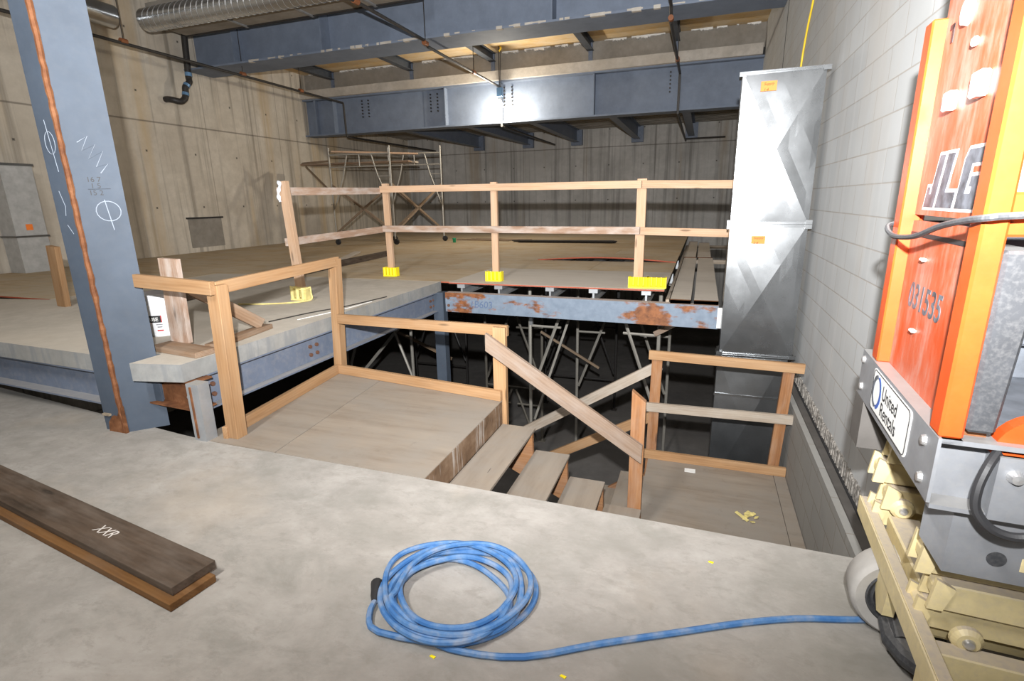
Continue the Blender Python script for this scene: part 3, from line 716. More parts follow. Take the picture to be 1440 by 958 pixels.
gr = thing('landing_guardrail', 'fresh yellow lumber guardrail with toe boards round the stair landing', 'guardrail', (-2.5, 3.3, 0))
board('post', (-3.055, 2.62, 0.0), (-3.02, 2.62, 1.10), 0.089, 0.10, 'fir', gr, up=(0, 1, 0))
board('post', (-3.285, 4.10, -0.2), (-3.20, 4.08, 1.115), 0.089, 0.085, 'fir', gr, up=(0, 1, 0))
board('post', (-1.49, 3.86, -0.45), (-1.49, 3.86, 0.62), 0.05, 0.11, 'fir', gr, up=(0, 1, 0))
board('top_rail', (-3.69, 2.56, 1.115), (-2.985, 2.555, 1.085), 0.089, 0.04, 'fir', gr)
board('top_rail', (-3.03, 2.60, 1.075), (-3.185, 4.10, 1.09), 0.085, 0.04, 'fir', gr)
board('top_rail', (-3.19, 4.035, 0.555), (-1.43, 3.89, 0.585), 0.089, 0.038, 'fir', gr)
board('toe_board', (-3.10, 2.56, 0.042), (-3.27, 4.06, 0.046), 0.089, 0.038, 'fir', gr)
board('toe_board', (-3.27, 4.055, 0.046), (-1.47, 3.815, 0.046), 0.089, 0.038, 'fir', gr)

# ------------------------------------------------------------------ upper flight
st = thing('upper_stair_flight', 'wooden stair flight of plywood treads going down from the landing to the right', 'stairs', (-0.9, 3.2, -1.0))
for i in range(4):
    x0 = -1.462 + i*0.29; z = -0.195*(i+1)
    far = 3.80
    board('tread', (x0+0.145, 2.45, z-0.011), (x0+0.145, far, z-0.011), 0.022, 0.288, 'plywood', st)
    if i == 3: bpy.context.view_layer.update()
    nl = MB().box(x0+0.19, x0+0.192, 3.0-0.1*i, 3.012-0.1*i+0.05, z, z+0.0015)
    nl.build('pencil_line', 'ink_black', st)
for y in (2.56, 3.74):
    m = MB(); pts = [(-1.47, -0.02-0.2)]
    for i in range(4):
        x0 = -1.462 + i*0.29; z = -0.195*(i+1)-0.022
        pts += [(x0, z), (x0+0.285, z)]
    pts += [(-0.32, -0.97), (-0.50, -0.97), (-1.47, -0.50)]
    m.prism(pts, 'y', y-0.019, y+0.019); m.build('stringer', 'fir_red', st)
board('handrail', (-1.545, 3.775, 0.493), (-0.283, 3.775, -0.31), 0.125, 0.038, 'pale_worn_board', st, cut=(-0.076, -0.076))
nw = board('newel_post', (-0.36, 3.835, -0.975), (-0.36, 3.835, 0.205), 0.105, 0.06, 'fir_red', st, up=(1, 0, 0), cut=(0, -0.085))

# ------------------------------------------------------------------ lower landing, its guardrail, the lower flight
Y2 = 5.10
l2 = thing('lower_landing', 'plywood landing at the foot of the upper stair flight beside the block wall', 'landing', (0.3, 3.8, -1.1))
MB().prism([(-0.345, 2.3), (0.80, 2.3), (0.80, Y2), (-0.36, Y2)], 'z', -0.997, -0.975).build('plywood_deck', 'plywood', l2)
MB().prism([(0.805, 2.3), (0.905, 2.3), (0.905, Y2), (0.805, Y2)], 'z', -0.997, -0.976).build('filler_strip', 'plywood', l2)
for x in (-0.3, 0.25, 0.85): board('joist', (x, 2.4, -1.09), (x, Y2, -1.09), 0.184, 0.038, 'fir_red', l2)
for x, y in ((-0.3, 4.95), (0.85, 4.95), (-0.3, 2.45), (0.85, 2.45)):
    board('leg', (x, y, -3.0), (x, y, -1.183), 0.089, 0.089, 'fir_red', l2, up=(0, 1, 0))
g3 = thing('lower_guardrail', 'three-rail lumber guardrail across the far side of the lower landing in front of the duct', 'guardrail', (0.3, Y2, -1))
board('post', (0.795, Y2+0.045, -0.975), (0.84, Y2+0.045, 0.10), 0.05, 0.095, 'fir_red', g3, up=(0, 1, 0))
board('post', (-0.345, Y2+0.045, -1.3), (-0.325, Y2+0.045, 0.15), 0.05, 0.10, 'fir_red', g3, up=(0, 1, 0))
board('top_rail', (-0.405, Y2, 0.125), (0.955, Y2, 0.10), 0.089, 0.038, 'fir', g3)
board('mid_rail', (-0.41, Y2, -0.42), (0.935, Y2, -0.40), 0.089, 0.038, 'grey_board', g3)
board('toe_board', (-0.42, Y2-0.01, -0.930), (0.905, Y2-0.01, -0.930), 0.089, 0.038, 'fir', g3)
s2 = thing('lower_stair_flight', 'wooden stair flight going down left from the lower landing into the dark pit', 'stairs', (-1.2, 4.5, -2))
for i in range(8):
    x1 = -0.36 - i*0.27; z = -0.975 - 0.195*(i+1)
    board('tread', (x1-0.14, 3.95, z-0.011), (x1-0.14, Y2, z-0.011), 0.022, 0.27, 'plywood', s2)
for y in (3.97, Y2-0.03):
    board('stringer', (-0.36, y, -1.20), (-2.85, y, -2.995), 0.2, 0.038, 'fir_red', s2)
board('handrail', (-0.30, Y2+0.09, 0.00), (-1.95, Y2+0.09, -1.04), 0.10, 0.038, 'grey_board', s2)
board('mid_rail', (-0.33, Y2+0.09, -0.54), (-1.55, Y2+0.09, -1.24), 0.10, 0.038, 'fir', s2)

# ------------------------------------------------------------------ guardrail on the deck
dg = thing('deck_guardrail', 'pale lumber guardrail with yellow plastic post shoes along the edge of the raised deck', 'guardrail', (-2.6, 6.6, DZ))
POSTS = [(-4.30, 4.88, 1.86, 0.062, 0.10), (-4.36, 6.86, 1.88, 0.05, 0.095), (-2.63, 6.74, 1.85, 0.05, 0.089), (-0.70, 6.60, 1.83, 0.05, 0.11)]
for i, (x, y, zt, a, b) in enumerate(POSTS):
    board('post', (x if i else x-0.03, y, DZ+0.02), (x if i else x-0.10, y, zt), a, b, 'fir_pale', dg, up=(0, 1, 0))
R1 = [(-4.47, 4.83, 1.755), (-4.37, 6.80, 1.775)]
def L2(a, b, t): return tuple(a[i]+(b[i]-a[i])*t for i in range(3))
board('top_rail', (-4.54, 4.93, 1.755), (-4.43, 6.80, 1.78), 0.089, 0.038, 'limed_board', dg)
board('top_rail', (-4.42, 6.81, 1.80), (-0.70, 6.55, 1.765), 0.089, 0.038, 'fir_pale', dg)
board('top_rail', (-0.69, 6.545, 1.765), (0.36, 6.46, 1.735), 0.089, 0.038, 'fir_pale', dg)
board('mid_rail', (-4.52, 4.94, 1.19), (-4.44, 6.80, 1.235), 0.089, 0.038, 'limed_board', dg)
board('mid_rail', (-4.42, 6.81, 1.245), (-0.70, 6.55, 1.235), 0.089, 0.038, 'limed_board', dg)
board('mid_rail', (-0.69, 6.545, 1.23), (0.36, 6.46, 1.21), 0.089, 0.038, 'fir_pale', dg)
def shoe(x, y, w, mat, h=0.135):
    m = MB(); n = max(3, int(w/0.05))
    m.box(x-w/2, x+w/2, y-0.05, y+0.06, DZ+0.004, DZ+0.024)
    for k in range(n):
        xc = x-w/2+0.02+(w-0.04)*k/(n-1)
        m.tube([(xc, y-0.035, DZ+0.02), (xc, y-0.035, DZ+h)], 0.021, 8)
    for s in (-1, 1): m.box(x+s*w/2-0.012, x+s*w/2+0.012, y-0.03, y+0.06, DZ+0.004, DZ+h)
    m.box(x-w/2, x+w/2, y+0.04, y+0.06, DZ+0.004, DZ+h-0.01)
    m.build('post_shoe', mat, dg)
shoe(-4.28, 4.79, 0.19, 'yellow_worn', 0.15)
shoe(-4.33, 6.78, 0.20, 'yellow_plastic'); shoe(-2.63, 6.66, 0.21, 'yellow_plastic')
shoe(-0.685, 6.52, 0.22, 'yellow_plastic'); shoe(-0.475, 6.53, 0.21, 'yellow_plastic')
m = MB(); px, py = -4.385, 4.84
m.tube(spline([(px-0.04, py-0.012, 1.86), (px-0.015, py-0.02, 1.82), (px-0.045, py-0.015, 1.76), (px-0.05, py-0.02, 1.70), (px-0.035, py-0.02, 1.64)], 5), [0.012+0.012*math.sin(i*0.5)**2 for i in range(21)], 6)
m.build('plastic_wrap', 'plastic_wrap', dg)
m = MB(); m.tube(spline([(-4.16, 4.83, DZ+0.15), (-4.13, 4.8, DZ+0.09), (-4.10, 4.75, DZ+0.02), (-4.2, 4.6, DZ+0.012), (-4.35, 4.50, DZ+0.01), (-4.55, 4.42, DZ+0.01), (-4.75, 4.36, DZ+0.012)], 6), 0.009, 6)
m.tube(spline([(-4.38, 4.76, DZ+0.16), (-4.2, 4.74, DZ+0.13), (-4.14, 4.8, DZ+0.15)], 6), 0.006, 6)
tag(m.build('warning_tape', 'yellow_worn'), 'strip of yellow tape trailing over the slab from the leftmost post shoe', 'tape')

# ------------------------------------------------------------------ wooden stand and bucket on the slab
ws = thing('timber_stand', 'weathered wooden post stand with a diagonal brace on the slab corner', 'stand', (-3.6, 3.0, DZ))
board('base_board', (-3.88, 2.785, DZ+0.022), (-3.345, 2.725, DZ+0.022), 0.04, 0.17, 'brown_board', ws)
board('base_board', (-3.46, 2.86, DZ+0.022), (-3.57, 3.55, DZ+0.022), 0.04, 0.10, 'brown_board', ws)
board('upright', (-3.745, 2.86, DZ+0.042), (-3.725, 2.86, 1.235), 0.04, 0.185, 'limed_board', ws, up=(0, 1, 0))
board('brace', (-3.68, 2.92, 1.02), (-3.545, 3.46, DZ+0.06), 0.10, 0.04, 'brown_board', ws)
bk = thing('bucket', 'white plastic bucket with a black and red printed label behind the wooden stand', 'bucket', (-4.30, 3.15, DZ))
bx, by = -4.30, 3.15
MB().lathe([(0.0, DZ+0.001), (0.112, DZ+0.001), (0.117, DZ+0.01), (0.158, DZ+0.36), (0.154, DZ+0.36), (0.113, DZ+0.012), (0.0, DZ+0.012)], (bx, by, 0), 36).build('tub', 'white_plastic', bk, smooth=True)
MB().lathe([(0.156, DZ+0.343), (0.168, DZ+0.345), (0.168, DZ+0.362), (0.152, DZ+0.362)], (bx, by, 0), 36).lathe([(0.151, DZ+0.305), (0.163, DZ+0.307), (0.163, DZ+0.316), (0.152, DZ+0.318)], (bx, by, 0), 36).lathe([(0.147, DZ+0.270), (0.158, DZ+0.272), (0.158, DZ+0.278), (0.148, DZ+0.281)], (bx, by, 0), 36).build('rim', 'white_plastic', bk, smooth=True)
dirb = math.atan2(-by, -bx)
def arc(mb, a0, a1, z0, z1, r0, n=8):
    for k in range(n):
        t0, t1 = a0+(a1-a0)*k/n, a0+(a1-a0)*(k+1)/n; P = lambda t, r, z: (bx+r*math.cos(t), by+r*math.sin(t), z)
        rr_ = lambda z: r0+0.145*0.0+ (z-DZ-0.01)*0.118
        mb.poly([P(t0, rr_(z0), z0), P(t1, rr_(z0), z0), P(t1, rr_(z1), z1), P(t0, rr_(z1), z1)], [(0, 1, 2, 3)])
m = MB(); arc(m, dirb-1.05, dirb-0.13, DZ+0.125, DZ+0.185, 0.1178); m.build('label', 'ink_black', bk)
m = MB(); arc(m, dirb-0.13, dirb-0.08, DZ+0.125, DZ+0.185, 0.1178); arc(m, dirb-0.45, dirb-0.08, DZ+0.05, DZ+0.062, 0.1178); arc(m, dirb-0.9, dirb-0.85, DZ+0.2, DZ+0.25, 0.1178); m.build('label_stripe', 'ink_red', bk)
m = MB(); arc(m, dirb-0.4, dirb-0.12, DZ+0.083, DZ+0.09, 0.1178); arc(m, dirb-0.45, dirb-0.08, DZ+0.105, DZ+0.11, 0.1178); m.build('small_print', 'decal_grey', bk)
tm = text_mb('USE', 0.044, 0.0, 0.0, 0.001); out = MB()
for f in tm.f:
    pts = []
    for i in f:
        p = tm.v[i]; t = dirb-0.78+p.x/0.142; z = DZ+0.139+p.y; r = 0.1190+(z-DZ-0.01)*0.118
        pts.append((bx+r*math.cos(t), by+r*math.sin(t), z))
    out.poly(pts, [tuple(range(len(pts)))])
out.build('label_letters', 'white_label', bk)
MB().lathe([(0.0, 0.0), (0.016, 0.0), (0.016, 0.008), (0.0, 0.008)], (bx+0.150*math.cos(dirb+0.55), by+0.150*math.sin(dirb+0.55)-0.010, DZ+0.262), 12, 'y').build('handle_lug', 'white_plastic', bk)

# ------------------------------------------------------------------ loose lumber and litter
lt = board('floor_plank', (-4.25, 1.57+0.98*0.0+0.35-0.30, 0.0195), (-1.925, 1.315, 0.0195), 0.036, 0.20, 'amber_plank')
tag(lt, 'long amber-edged plank lying on the concrete floor, lower of the stacked two', 'plank')
up_ = thing('floor_plank', 'long dark weathered plank with chalk letters, lying on top of another on the floor', 'plank', (-3.0, 1.5, 0.038))
board('board', (-4.25, 1.655, 0.060), (-1.955, 1.352, 0.060), 0.040, 0.195, 'dark_plank', up_)
d_ = Vector((2.295, -0.303, 0)).normalized(); n_ = Vector((-d_.y, d_.x, 0))
tm = place(text_mb('XXR', 0.075, 0.0004, 0.3), Vector((-2.72, 1.43, 0.0806)), d_, n_); tm.build('chalk_letters', 'chalk_white', up_)
tl = board('long_timber', (-5.55, 3.6, DZ+0.05), (-6.15, 9.7, DZ+0.05), 0.09, 0.14, 'dark_plank')
tl.location.x += 0
tag(tl, 'long dark timber lying across the slab and the plywood deck behind the landing', 'lumber')
tag(board('loose_board', (-6.3, 8.0, DZ+0.02), (-7.2, 10.0, DZ+0.02), 0.03, 0.14, 'plywood_grey'), 'pale loose board lying flat on the deck beside the long dark timber', 'lumber')
tag(board('stub_lumber', (-6.70, 3.80, DZ), (-6.62, 3.78, 1.22), 0.06, 0.14, 'fir', up=(0, 1, 0)), 'short upright yellow stud left of the steel column', 'lumber')
for k in range(9):
    z = DZ + 0.02 + 0.034*(k//5); y = 13.2 + 0.05*(k % 5)
    o = MB().tube([(-4.6+random.uniform(-.15, .15), y, z), (-1.95+random.uniform(-.12, .12), y, z)], 0.016, 6).build('reinforcing_bar', 'black_pipe')
    tag(o, 'dark steel bar in the bundle lying on the deck near the back wall', 'bar', 'bundle of bars near the back wall')
for k in range(5):
    o = MB().tube([(-6.6+0.1*k, 13.9+0.12*k, DZ+0.018), (-4.9+0.12*k, 13.6+0.13*k, DZ+0.018)], 0.014, 6).build('reinforcing_bar', 'rusty_tube')
    tag(o, 'loose rusty bar lying askew on the deck beside the rolling scaffold', 'bar', 'loose bars beside the scaffold')
cu_ = MB().lathe([(0.0, DZ), (0.04, DZ), (0.05, DZ+0.12), (0.0, DZ+0.12)], (-6.3, 13.1, 0), 14).build('cup', 'green_plastic', smooth=True); tag(cu_, 'small green plastic cup on the deck near the scaffold', 'cup')
wi = MB().tube(spline([(-3.75, 3.75, DZ+0.006), (-3.65, 4.2, DZ+0.006), (-3.5, 4.6, DZ+0.006), (-3.4, 5.2, DZ+0.006)], 8), 0.006, 6).build('wire', 'black_pipe'); tag(wi, 'thin dark wire lying along the slab edge', 'wire')
wi = MB().tube(spline([(-3.55, 3.9, DZ+0.004), (-3.44, 4.4, DZ+0.004), (-3.40, 4.9, DZ+0.004)], 8), 0.004, 6).build('wire', 'white_label'); tag(wi, 'thin white wire lying near the slab edge', 'wire')
rg2 = thing('plastic_scrap', 'crumpled yellowish plastic scrap on the lower landing', 'scrap', (0.53, 4.25, -0.975))
m = MB()
for i in range(10):
    a = random.uniform(0, 6.28); c_ = Vector((0.53+0.05*math.cos(a), 4.25+0.05*math.sin(a), -0.968))
    m.bar(c_, c_+Vector((random.uniform(-.05, .05), random.uniform(-.05, .05), 0.012)), 0.006, 0.03)
m.build('crumple', 'yellow_worn', rg2)
sc2 = MB().box(0.0, 0.10, 4.90, 4.97, -0.974, -0.970).build('paper_scrap', 'white_label'); tag(sc2, 'white paper scrap by the toe board of the lower landing', 'scrap')

# coil of blue hose -----------------------------------------------------------
def loops():
    pts = []; n = 7; cx0, cy0 = -0.870, 1.66
    for i in range(n*28):
        t = -PI*0.55 + 2*PI*i/28; k = i/28
        a = 0.268 + 0.036*math.sin(k*2.3+0.5) + 0.012*math.sin(3*t+k); b = 0.255 + 0.042*math.cos(k*1.9) + 0.010*math.sin(2*t+k*2)
        ox = 0.026*math.sin(k*3.1); oy = 0.030*math.cos(k*2.2)
        z = 0.014 + 0.0068*k + 0.006*abs(math.sin(1.5*t+k*1.3))
        pts.append((cx0+ox+a*math.cos(t), cy0+oy+b*math.sin(t), z))
    return pts
pp = loops()
start = [(-1.165, 1.522, 0.022), (-1.14, 1.44, 0.020)]
tail = [(-0.86, 1.41, 0.026), (-0.72, 1.405, 0.014), (-0.50, 1.455, 0.0125), (-0.25, 1.60, 0.0125), (0.0, 1.735, 0.0125), (0.25, 1.87, 0.0125), (0.45, 1.96, 0.0125), (0.60, 2.005, 0.0125), (0.695, 2.035, 0.0125)]
ho = thing('blue_hose', 'coil of blue hose lying on the concrete floor, its end running off to the wheel', 'hose', (-0.9, 1.7, 0))
MB().tube(spline(start + [(-1.06, 1.385, 0.016)] + pp[2:-3] + tail, 3), 0.0125, 8).build('tubing', 'blue_hose', ho, smooth=True)
MB().tube([(-1.160, 1.51, 0.022), (-1.178, 1.545, 0.022), (-1.190, 1.565, 0.022), (-1.212, 1.605, 0.026), (-1.216, 1.612, 0.026)], [0.014, 0.022, 0.022, 0.026, 0.02], 12).build('connector', 'black_rubber', ho, smooth=True)
for i, (x, y) in enumerate(((-0.36, 1.43), (-0.83, 1.36), (-0.29, 1.28), (0.13, 2.22))):
    o = MB().hexa([(x,y,0.0005),(x+.02,y-.006,0.0005),(x+.024,y+.004,0.0005),(x+.004,y+.008,0.0005),(x,y,0.004),(x+.02,y-.006,0.003),(x+.024,y+.004,0.004),(x+.004,y+.008,0.003)]).build('paint_chip', 'yellow_plastic')
    tag(o, 'tiny yellow chip on the concrete floor near the hose', 'chip', 'yellow chips on the floor')

# ------------------------------------------------------------------ sheet metal ducts
def duct(name, label, x0, x1, y0, y1, z0, z1, mat, tagbox=None, peak=0.026):
    t = thing(name, label, 'duct', ((x0+x1)/2, (y0+y1)/2, z0))
    m = MB(); cx_, cz_ = (x0+x1)/2, (z0+z1)/2
    c = [(x0,y0,z0),(x1,y0,z0),(x1,y0,z1),(x0,y0,z1)]; pk = (cx_, y0-peak, cz_)
    n = 7
    def tri(a, b, p):
        # a slightly buckled triangular facet of the cross-broken sheet
        a, b, p = Vector(a), Vector(b), Vector(p); idx = {}; pts = []
        for i in range(n+1):
            for j in range(n+1-i):
                u, v = i/n, j/n; q = a + (b-a)*u + (p-a)*v
                w = u*v*(1-u-v)*27
                q.y += w*0.004*math.sin(7*q.x+5*q.z)
                idx[i, j] = len(pts); pts.append(q)
        fs = []
        for i in range(n):
            for j in range(n-i):
                fs.append((idx[i,j], idx[i+1,j], idx[i,j+1]))
                if j < n-i-1: fs.append((idx[i+1,j], idx[i+1,j+1], idx[i,j+1]))
        m.poly(pts, fs)
    for i in range(4): tri(c[i], c[(i+1) % 4], pk)
    o = m.build('front_panel', mat, t, smooth=True)
    o.data.set_sharp_from_angle(angle=math.radians(1.2))
    MB().poly([(x0,y0,z0),(x0,y1,z0),(x0,y1,z1),(x0,y0,z1),(x1,y0,z0),(x1,y1,z0),(x1,y1,z1),(x1,y0,z1)], [(0,1,2,3),(4,7,6,5),(1,5,6,2)]).build('side_panels', mat, t)
    for z in (z0, z1):
        f = MB()
        s = 1 if z == z0 else -1
        for w in (0.0, 0.016):
            f.box(x0-0.022, x1+0.022, y0-0.025, y0+0.004, z+s*w, z+s*(w+0.006)); f.box(x0-0.022, x0+0.002, y0, y1, z+s*w, z+s*(w+0.006)); f.box(x1-0.002, x1+0.022, y0, y1, z+s*w, z+s*(w+0.006))
        f.box(x0-0.01, x1+0.01, y0-0.014, y0, min(z, z+s*0.024), max(z, z+s*0.024))
        for x in (x0, x1): f.box(x-0.03, x+0.03, y0-0.028, y0-0.02, min(z, z+s*0.04), max(z, z+s*0.04))
        f.build('flange', 'duct_sheet', t)
    if tagbox:
        tx, tz, a, b = tagbox
        yb = y0-peak-0.004
        tg = MB().box(tx-a/2, tx+a/2, yb-0.002, yb+0.018, tz-b/2, tz+b/2).build('paper_tag', 'orange_tag', t)
        for k, (txt, dz) in enumerate((('Supply', 0.018), ('1-6', -0.03))):
            tm = place(text_mb(txt, 0.034, 0.0003, 0.3), (tx-0.045, yb-0.0025, tz+dz-0.01), (1, 0, 0), (0, 0, 1)); tm.build('handwriting', 'rust', tg)
    return t
DY0, DY1 = 5.86, 6.11
duct('sheet_metal_duct', 'upper shiny galvanised duct section standing against the block wall', 0.265, 0.965, DY0, DY1, 1.335, 2.735, 'duct_sheet', (0.495, 2.595, 0.135, 0.085))
duct('sheet_metal_duct', 'middle galvanised duct section behind the lower guardrail, under the shiny top one', 0.265, 0.965, DY0, DY1, -0.03, 1.332, 'duct_sheet', (0.535, 1.185, 0.125, 0.075))
duct('sheet_metal_duct', 'lowest dull duct section going down into the pit behind the lower guardrail', 0.255, 0.90, DY0+0.02, DY1, -1.7, -0.04, 'duct_dull', None)
MB().box(0.245, 0.91, DY0+0.003, DY0+0.02, -0.50, -0.475).build('joint_band', 'duct_sheet', bpy.data.objects['sheet_metal_duct.002'])
yr = MB().tube(spline([(1.012, 7.30, 4.1), (1.012, 7.52, 3.75), (1.015, 7.80, 3.47), (1.015, 7.96, 3.1), (1.015, 8.0, 2.5)], 6), 0.011, 6).build('rope', 'yellow_rope'); tag(yr, 'yellow rope hanging down the block wall behind the duct', 'rope')
# duct piece by the left wall
dl = thing('wall_duct', 'dull grey duct section with an orange tag standing at the left wall', 'duct', (-11.0, 6.3, DZ))
MB().box(-11.34, -10.95, 5.75, 6.22, DZ, 2.35).build('casing', 'sheet_plastic', dl)
islands(MB().box(-11.36, -10.93, 5.73, 6.24, 2.33, 2.37).box(-11.36, -10.93, 5.73, 6.24, 1.15, 1.18), 'flange', 'duct_dull', dl)
MB().box(-10.949, -10.945, 5.92, 6.02, 1.27, 1.37).build('paper_tag', 'orange_sticker', dl)
wn = thing('wall_recess_patch', 'dark blocked opening low in the left wall', 'opening', (LX, 9.9, 0.65))
MB().box(LX-0.0, LX+0.012, 9.40, 10.33, 0.66, 1.34).build('infill', 'upstand_concrete', wn)
MB().box(LX, LX+0.03, 9.36, 10.38, 1.33, 1.37).build('head', 'bolt_dark', wn)
# ducts hung under the roof at the upper left
sp_ = thing('spiral_duct', 'round spiral metal duct with an elbow under the roof at the upper left', 'duct', (-8.5, 8.55, 4.8))
MB().tube([(-10.25, 8.30, 5.06), (-5.5, 8.30, 5.06)], 0.20, 24).build('straight_run', 'spiral_sheet', sp_, smooth=True)
el = [(-10.25, 8.30, 5.06)] + [(-10.25-0.38*math.sin(t), 7.92+0.38*math.cos(t), 5.06) for t in [i*PI/2/6 for i in range(7)]]
MB().tube(el, 0.22, 20).build('elbow', 'duct_dull', sp_, smooth=True)
MB().tube([(-10.63, 7.92, 5.06), (-10.63, 4.0, 5.10)], 0.195, 24).build('straight_run', 'spiral_sheet', sp_, smooth=True)
m = MB()
for k in range(34):
    x = -10.1 + k*0.135
    m.tube([(x+0.05*math.cos(t), 8.30+0.202*math.sin(t), 5.06+0.202*math.cos(t)) for t in [i*2*PI/20 for i in range(21)]], 0.005, 4, False)
islands(m, 'lock_seam', 'bolt_bright', sp_)
rd = thing('flat_duct', 'flat rectangular duct hung in front of the nearest girder', 'duct', (-8, 8.9, 4.8))
MB().box(-10.5, -4.9, 8.53, 9.35, 5.09, 5.45).build('casing', 'upstand_concrete', rd)
MB().box(-10.5, -4.9, 9.35, 9.39, 5.07, 5.12).build('edge_angle', 'black_pipe', rd)
m = MB()
for x in (-8.9, -7.3, -5.9): m.box(x, x+0.05, 8.55, 9.4, 5.065, 5.09)
islands(m, 'hanger_strap', 'galvanised', rd)

# ------------------------------------------------------------------ pipes
dp = thing('drain_pipe', 'black drain pipe with band clamps bending into the left wall below the nearest girder', 'pipe', (-11.1, 9.8, 3.85))
MB().tube(spline([(-11.1, 9.86, 5.6), (-11.1, 9.82, 5.0), (-11.1, 9.78, 4.45), (-11.08, 9.76, 4.32), (-11.1, 9.66, 4.20), (-11.1, 9.64, 4.08), (-11.1, 9.60, 3.96), (-11.12, 9.50, 3.88), (-11.2, 9.38, 3.90), (-11.33, 9.36, 3.92), (-11.395, 9.36, 3.92)], 5), 0.065, 12).build('tubing', 'black_pipe', dp, smooth=True)
clamps = MB().cyl((-11.1, 9.79, 4.52), (-11.1, 9.785, 4.44), 0.072).cyl((-11.09, 9.71, 4.27), (-11.1, 9.68, 4.22), 0.072).cyl((-11.1, 9.64, 4.08), (-11.1, 9.625, 4.02), 0.072)
islands(clamps, 'band_clamp', 'blue_band', dp)
def pipe(label, x, ya, bends, extra=None, cps=()):
    t = thing('sprinkler_pipe', label, 'pipe', (x, ya, 4.4))
    MB().tube(bends, 0.028, 8).build('run', 'black_pipe', t)
    if extra: MB().tube(extra, 0.022, 8).build('branch', 'black_pipe', t)
    m = MB(); ho_ = MB()
    for (cy_, cz_, cm_) in cps:
        m.tube([(x, cy_-0.06, cz_), (x, cy_+0.06, cz_)], 0.045, 10)
        ho_.tube([(x, cy_, cz_), (x, cy_, cz_+0.9)], 0.008, 5)
    islands(m, 'coupling', 'orange_fitting', t); islands(ho_, 'hanger_rod', 'black_pipe', t)
    return t
pipe('black sprinkler pipe along the left wall under both girders', -9.9, 6, [(-9.9, -1, 4.48), (-9.9, 13.7, 4.40), (-9.9, 13.72, 4.38), (-9.9, 13.74, 3.58), (-9.9, 13.76, 3.50), (-9.75, 19.0, 3.50)], None, ((7.5, 4.47, 0), (10.15, 4.455, 0), (12.0, 4.43, 0)))
pipe('black sprinkler pipe in the middle, passing behind the work lamp', -5.1, 6, [(-5.1, 2, 4.53), (-5.1, 9.7, 4.52), (-5.1, 9.85, 4.44), (-5.1, 13.72, 4.42), (-5.1, 13.74, 3.50), (-5.08, 19.0, 3.50)], None, ((7.6, 4.53, 0), (9.75, 4.48, 0), (12.0, 4.43, 0)))
pipe('black sprinkler pipe on the right with a short branch near the back wall', -0.72, 6, [(-0.72, 2, 4.62), (-0.72, 9.9, 4.62), (-0.72, 10.1, 4.42), (-0.72, 13.70, 4.36), (-0.72, 13.72, 3.52), (-0.72, 19.6, 3.46)], [(-0.72, 19.0, 3.46), (0.5, 18.95, 3.46)], ((10.05, 4.46, 0), (12.5, 4.39, 0)))

# work lamp
wl = thing('work_lamp', 'bright work lamp hanging on its cord in front of the far girder', 'lamp', (-5.12, 13.45, 3.95))
MB().tube([(-5.03, 13.45, 5.61), (-5.03, 13.45, 4.36)], 0.012, 6).tube([(-4.98, 13.45, 5.61), (-5.00, 13.45, 4.36)], 0.008, 6).build('cord', 'black_pipe', wl)
MB().box(-5.085, -4.945, 13.38, 13.50, 4.14, 4.36).build('ballast_box', 'blue_band', wl, bevel=0.012)
MB().lathe([(0.03, 4.14), (0.05, 4.10), (0.05, 4.06), (0.03, 4.04)], (-5.02, 13.45, 0), 16).build('socket', 'white_plastic', wl, smooth=True)
MB().lathe([(0.0, 3.86), (0.05, 3.87), (0.075, 3.93), (0.06, 4.0), (0.03, 4.04)], (-5.02, 13.45, 0), 20).build('bulb', 'lamp_glow', wl, smooth=True)
l = lamp('bulb_light', 'POINT', (-5.02, 13.40, 3.80), 270, (1.0, 0.90, 0.74), 0.07); l.parent = wl; l.location = (0.10, -0.05, -0.15)
MB().tube(spline([(-5.02, 13.45, 5.32), (-4.97, 13.45, 5.25), (-5.02, 13.45, 5.18)], 4), 0.02, 6).build('hook', 'yellow_rope', wl)

# ------------------------------------------------------------------ rolling scaffold on the deck
rs = thing('rolling_scaffold', 'rusty rolling scaffold tower with a plank platform in the far left corner', 'scaffold', (-8, 13, DZ))
def sframe(par, P, Q, z0, z1, mat, tops=True):
    P, Q = Vector((*P, 0)), Vector((*Q, 0)); d = Q-P
    at = lambda u, z: P + d*u + Vector((0, 0, z))
    for u in (0, 1): MB().tube([at(u, z0), at(u, z1)], 0.022, 8).build('leg', mat, par)
    m = MB()
    h = z1-z0; zt = z1-0.18
    m.tube([at(0, zt), at(1, zt)], 0.02, 8).tube([at(0, zt-0.3), at(1, zt-0.3)], 0.016, 8)
    m.tube([at(0.3, zt), at(0.22, zt-0.5), at(0.02, zt-1.35)], 0.016, 8).tube([at(0.7, zt), at(0.78, zt-0.5), at(0.98, zt-1.35)], 0.016, 8)
    for u in (0.5,): m.tube([at(u, zt), at(u, zt-0.3)], 0.014, 6)
    for k in range(3): m.tube([at(0.98, zt-0.55-0.3*k), at(0.80+0.05*k, zt-0.55-0.3*k)], 0.012, 6)
    m.build('frame_tubes', mat, par)
P1, Q1, P2, Q2 = (-9.25, 12.0), (-7.6, 12.25), (-8.35, 13.4), (-6.85, 13.6)
sframe(rs, P1, Q1, DZ+0.14, 3.02, 'scaffold_tube'); sframe(rs, P2, Q2, DZ+0.14, 3.10, 'scaffold_tube')
m = MB()
for a, b in ((P1, Q1), (P2, Q2), (P1, P2), (Q1, Q2)):
    m.bar((*a, 0.85), (*b, 2.1), 0.05, 0.02).bar((*b, 0.85), (*a, 2.1), 0.05, 0.02)
m.tube([(*P2, 0.85), (*Q2, 0.85)], 0.02, 6)
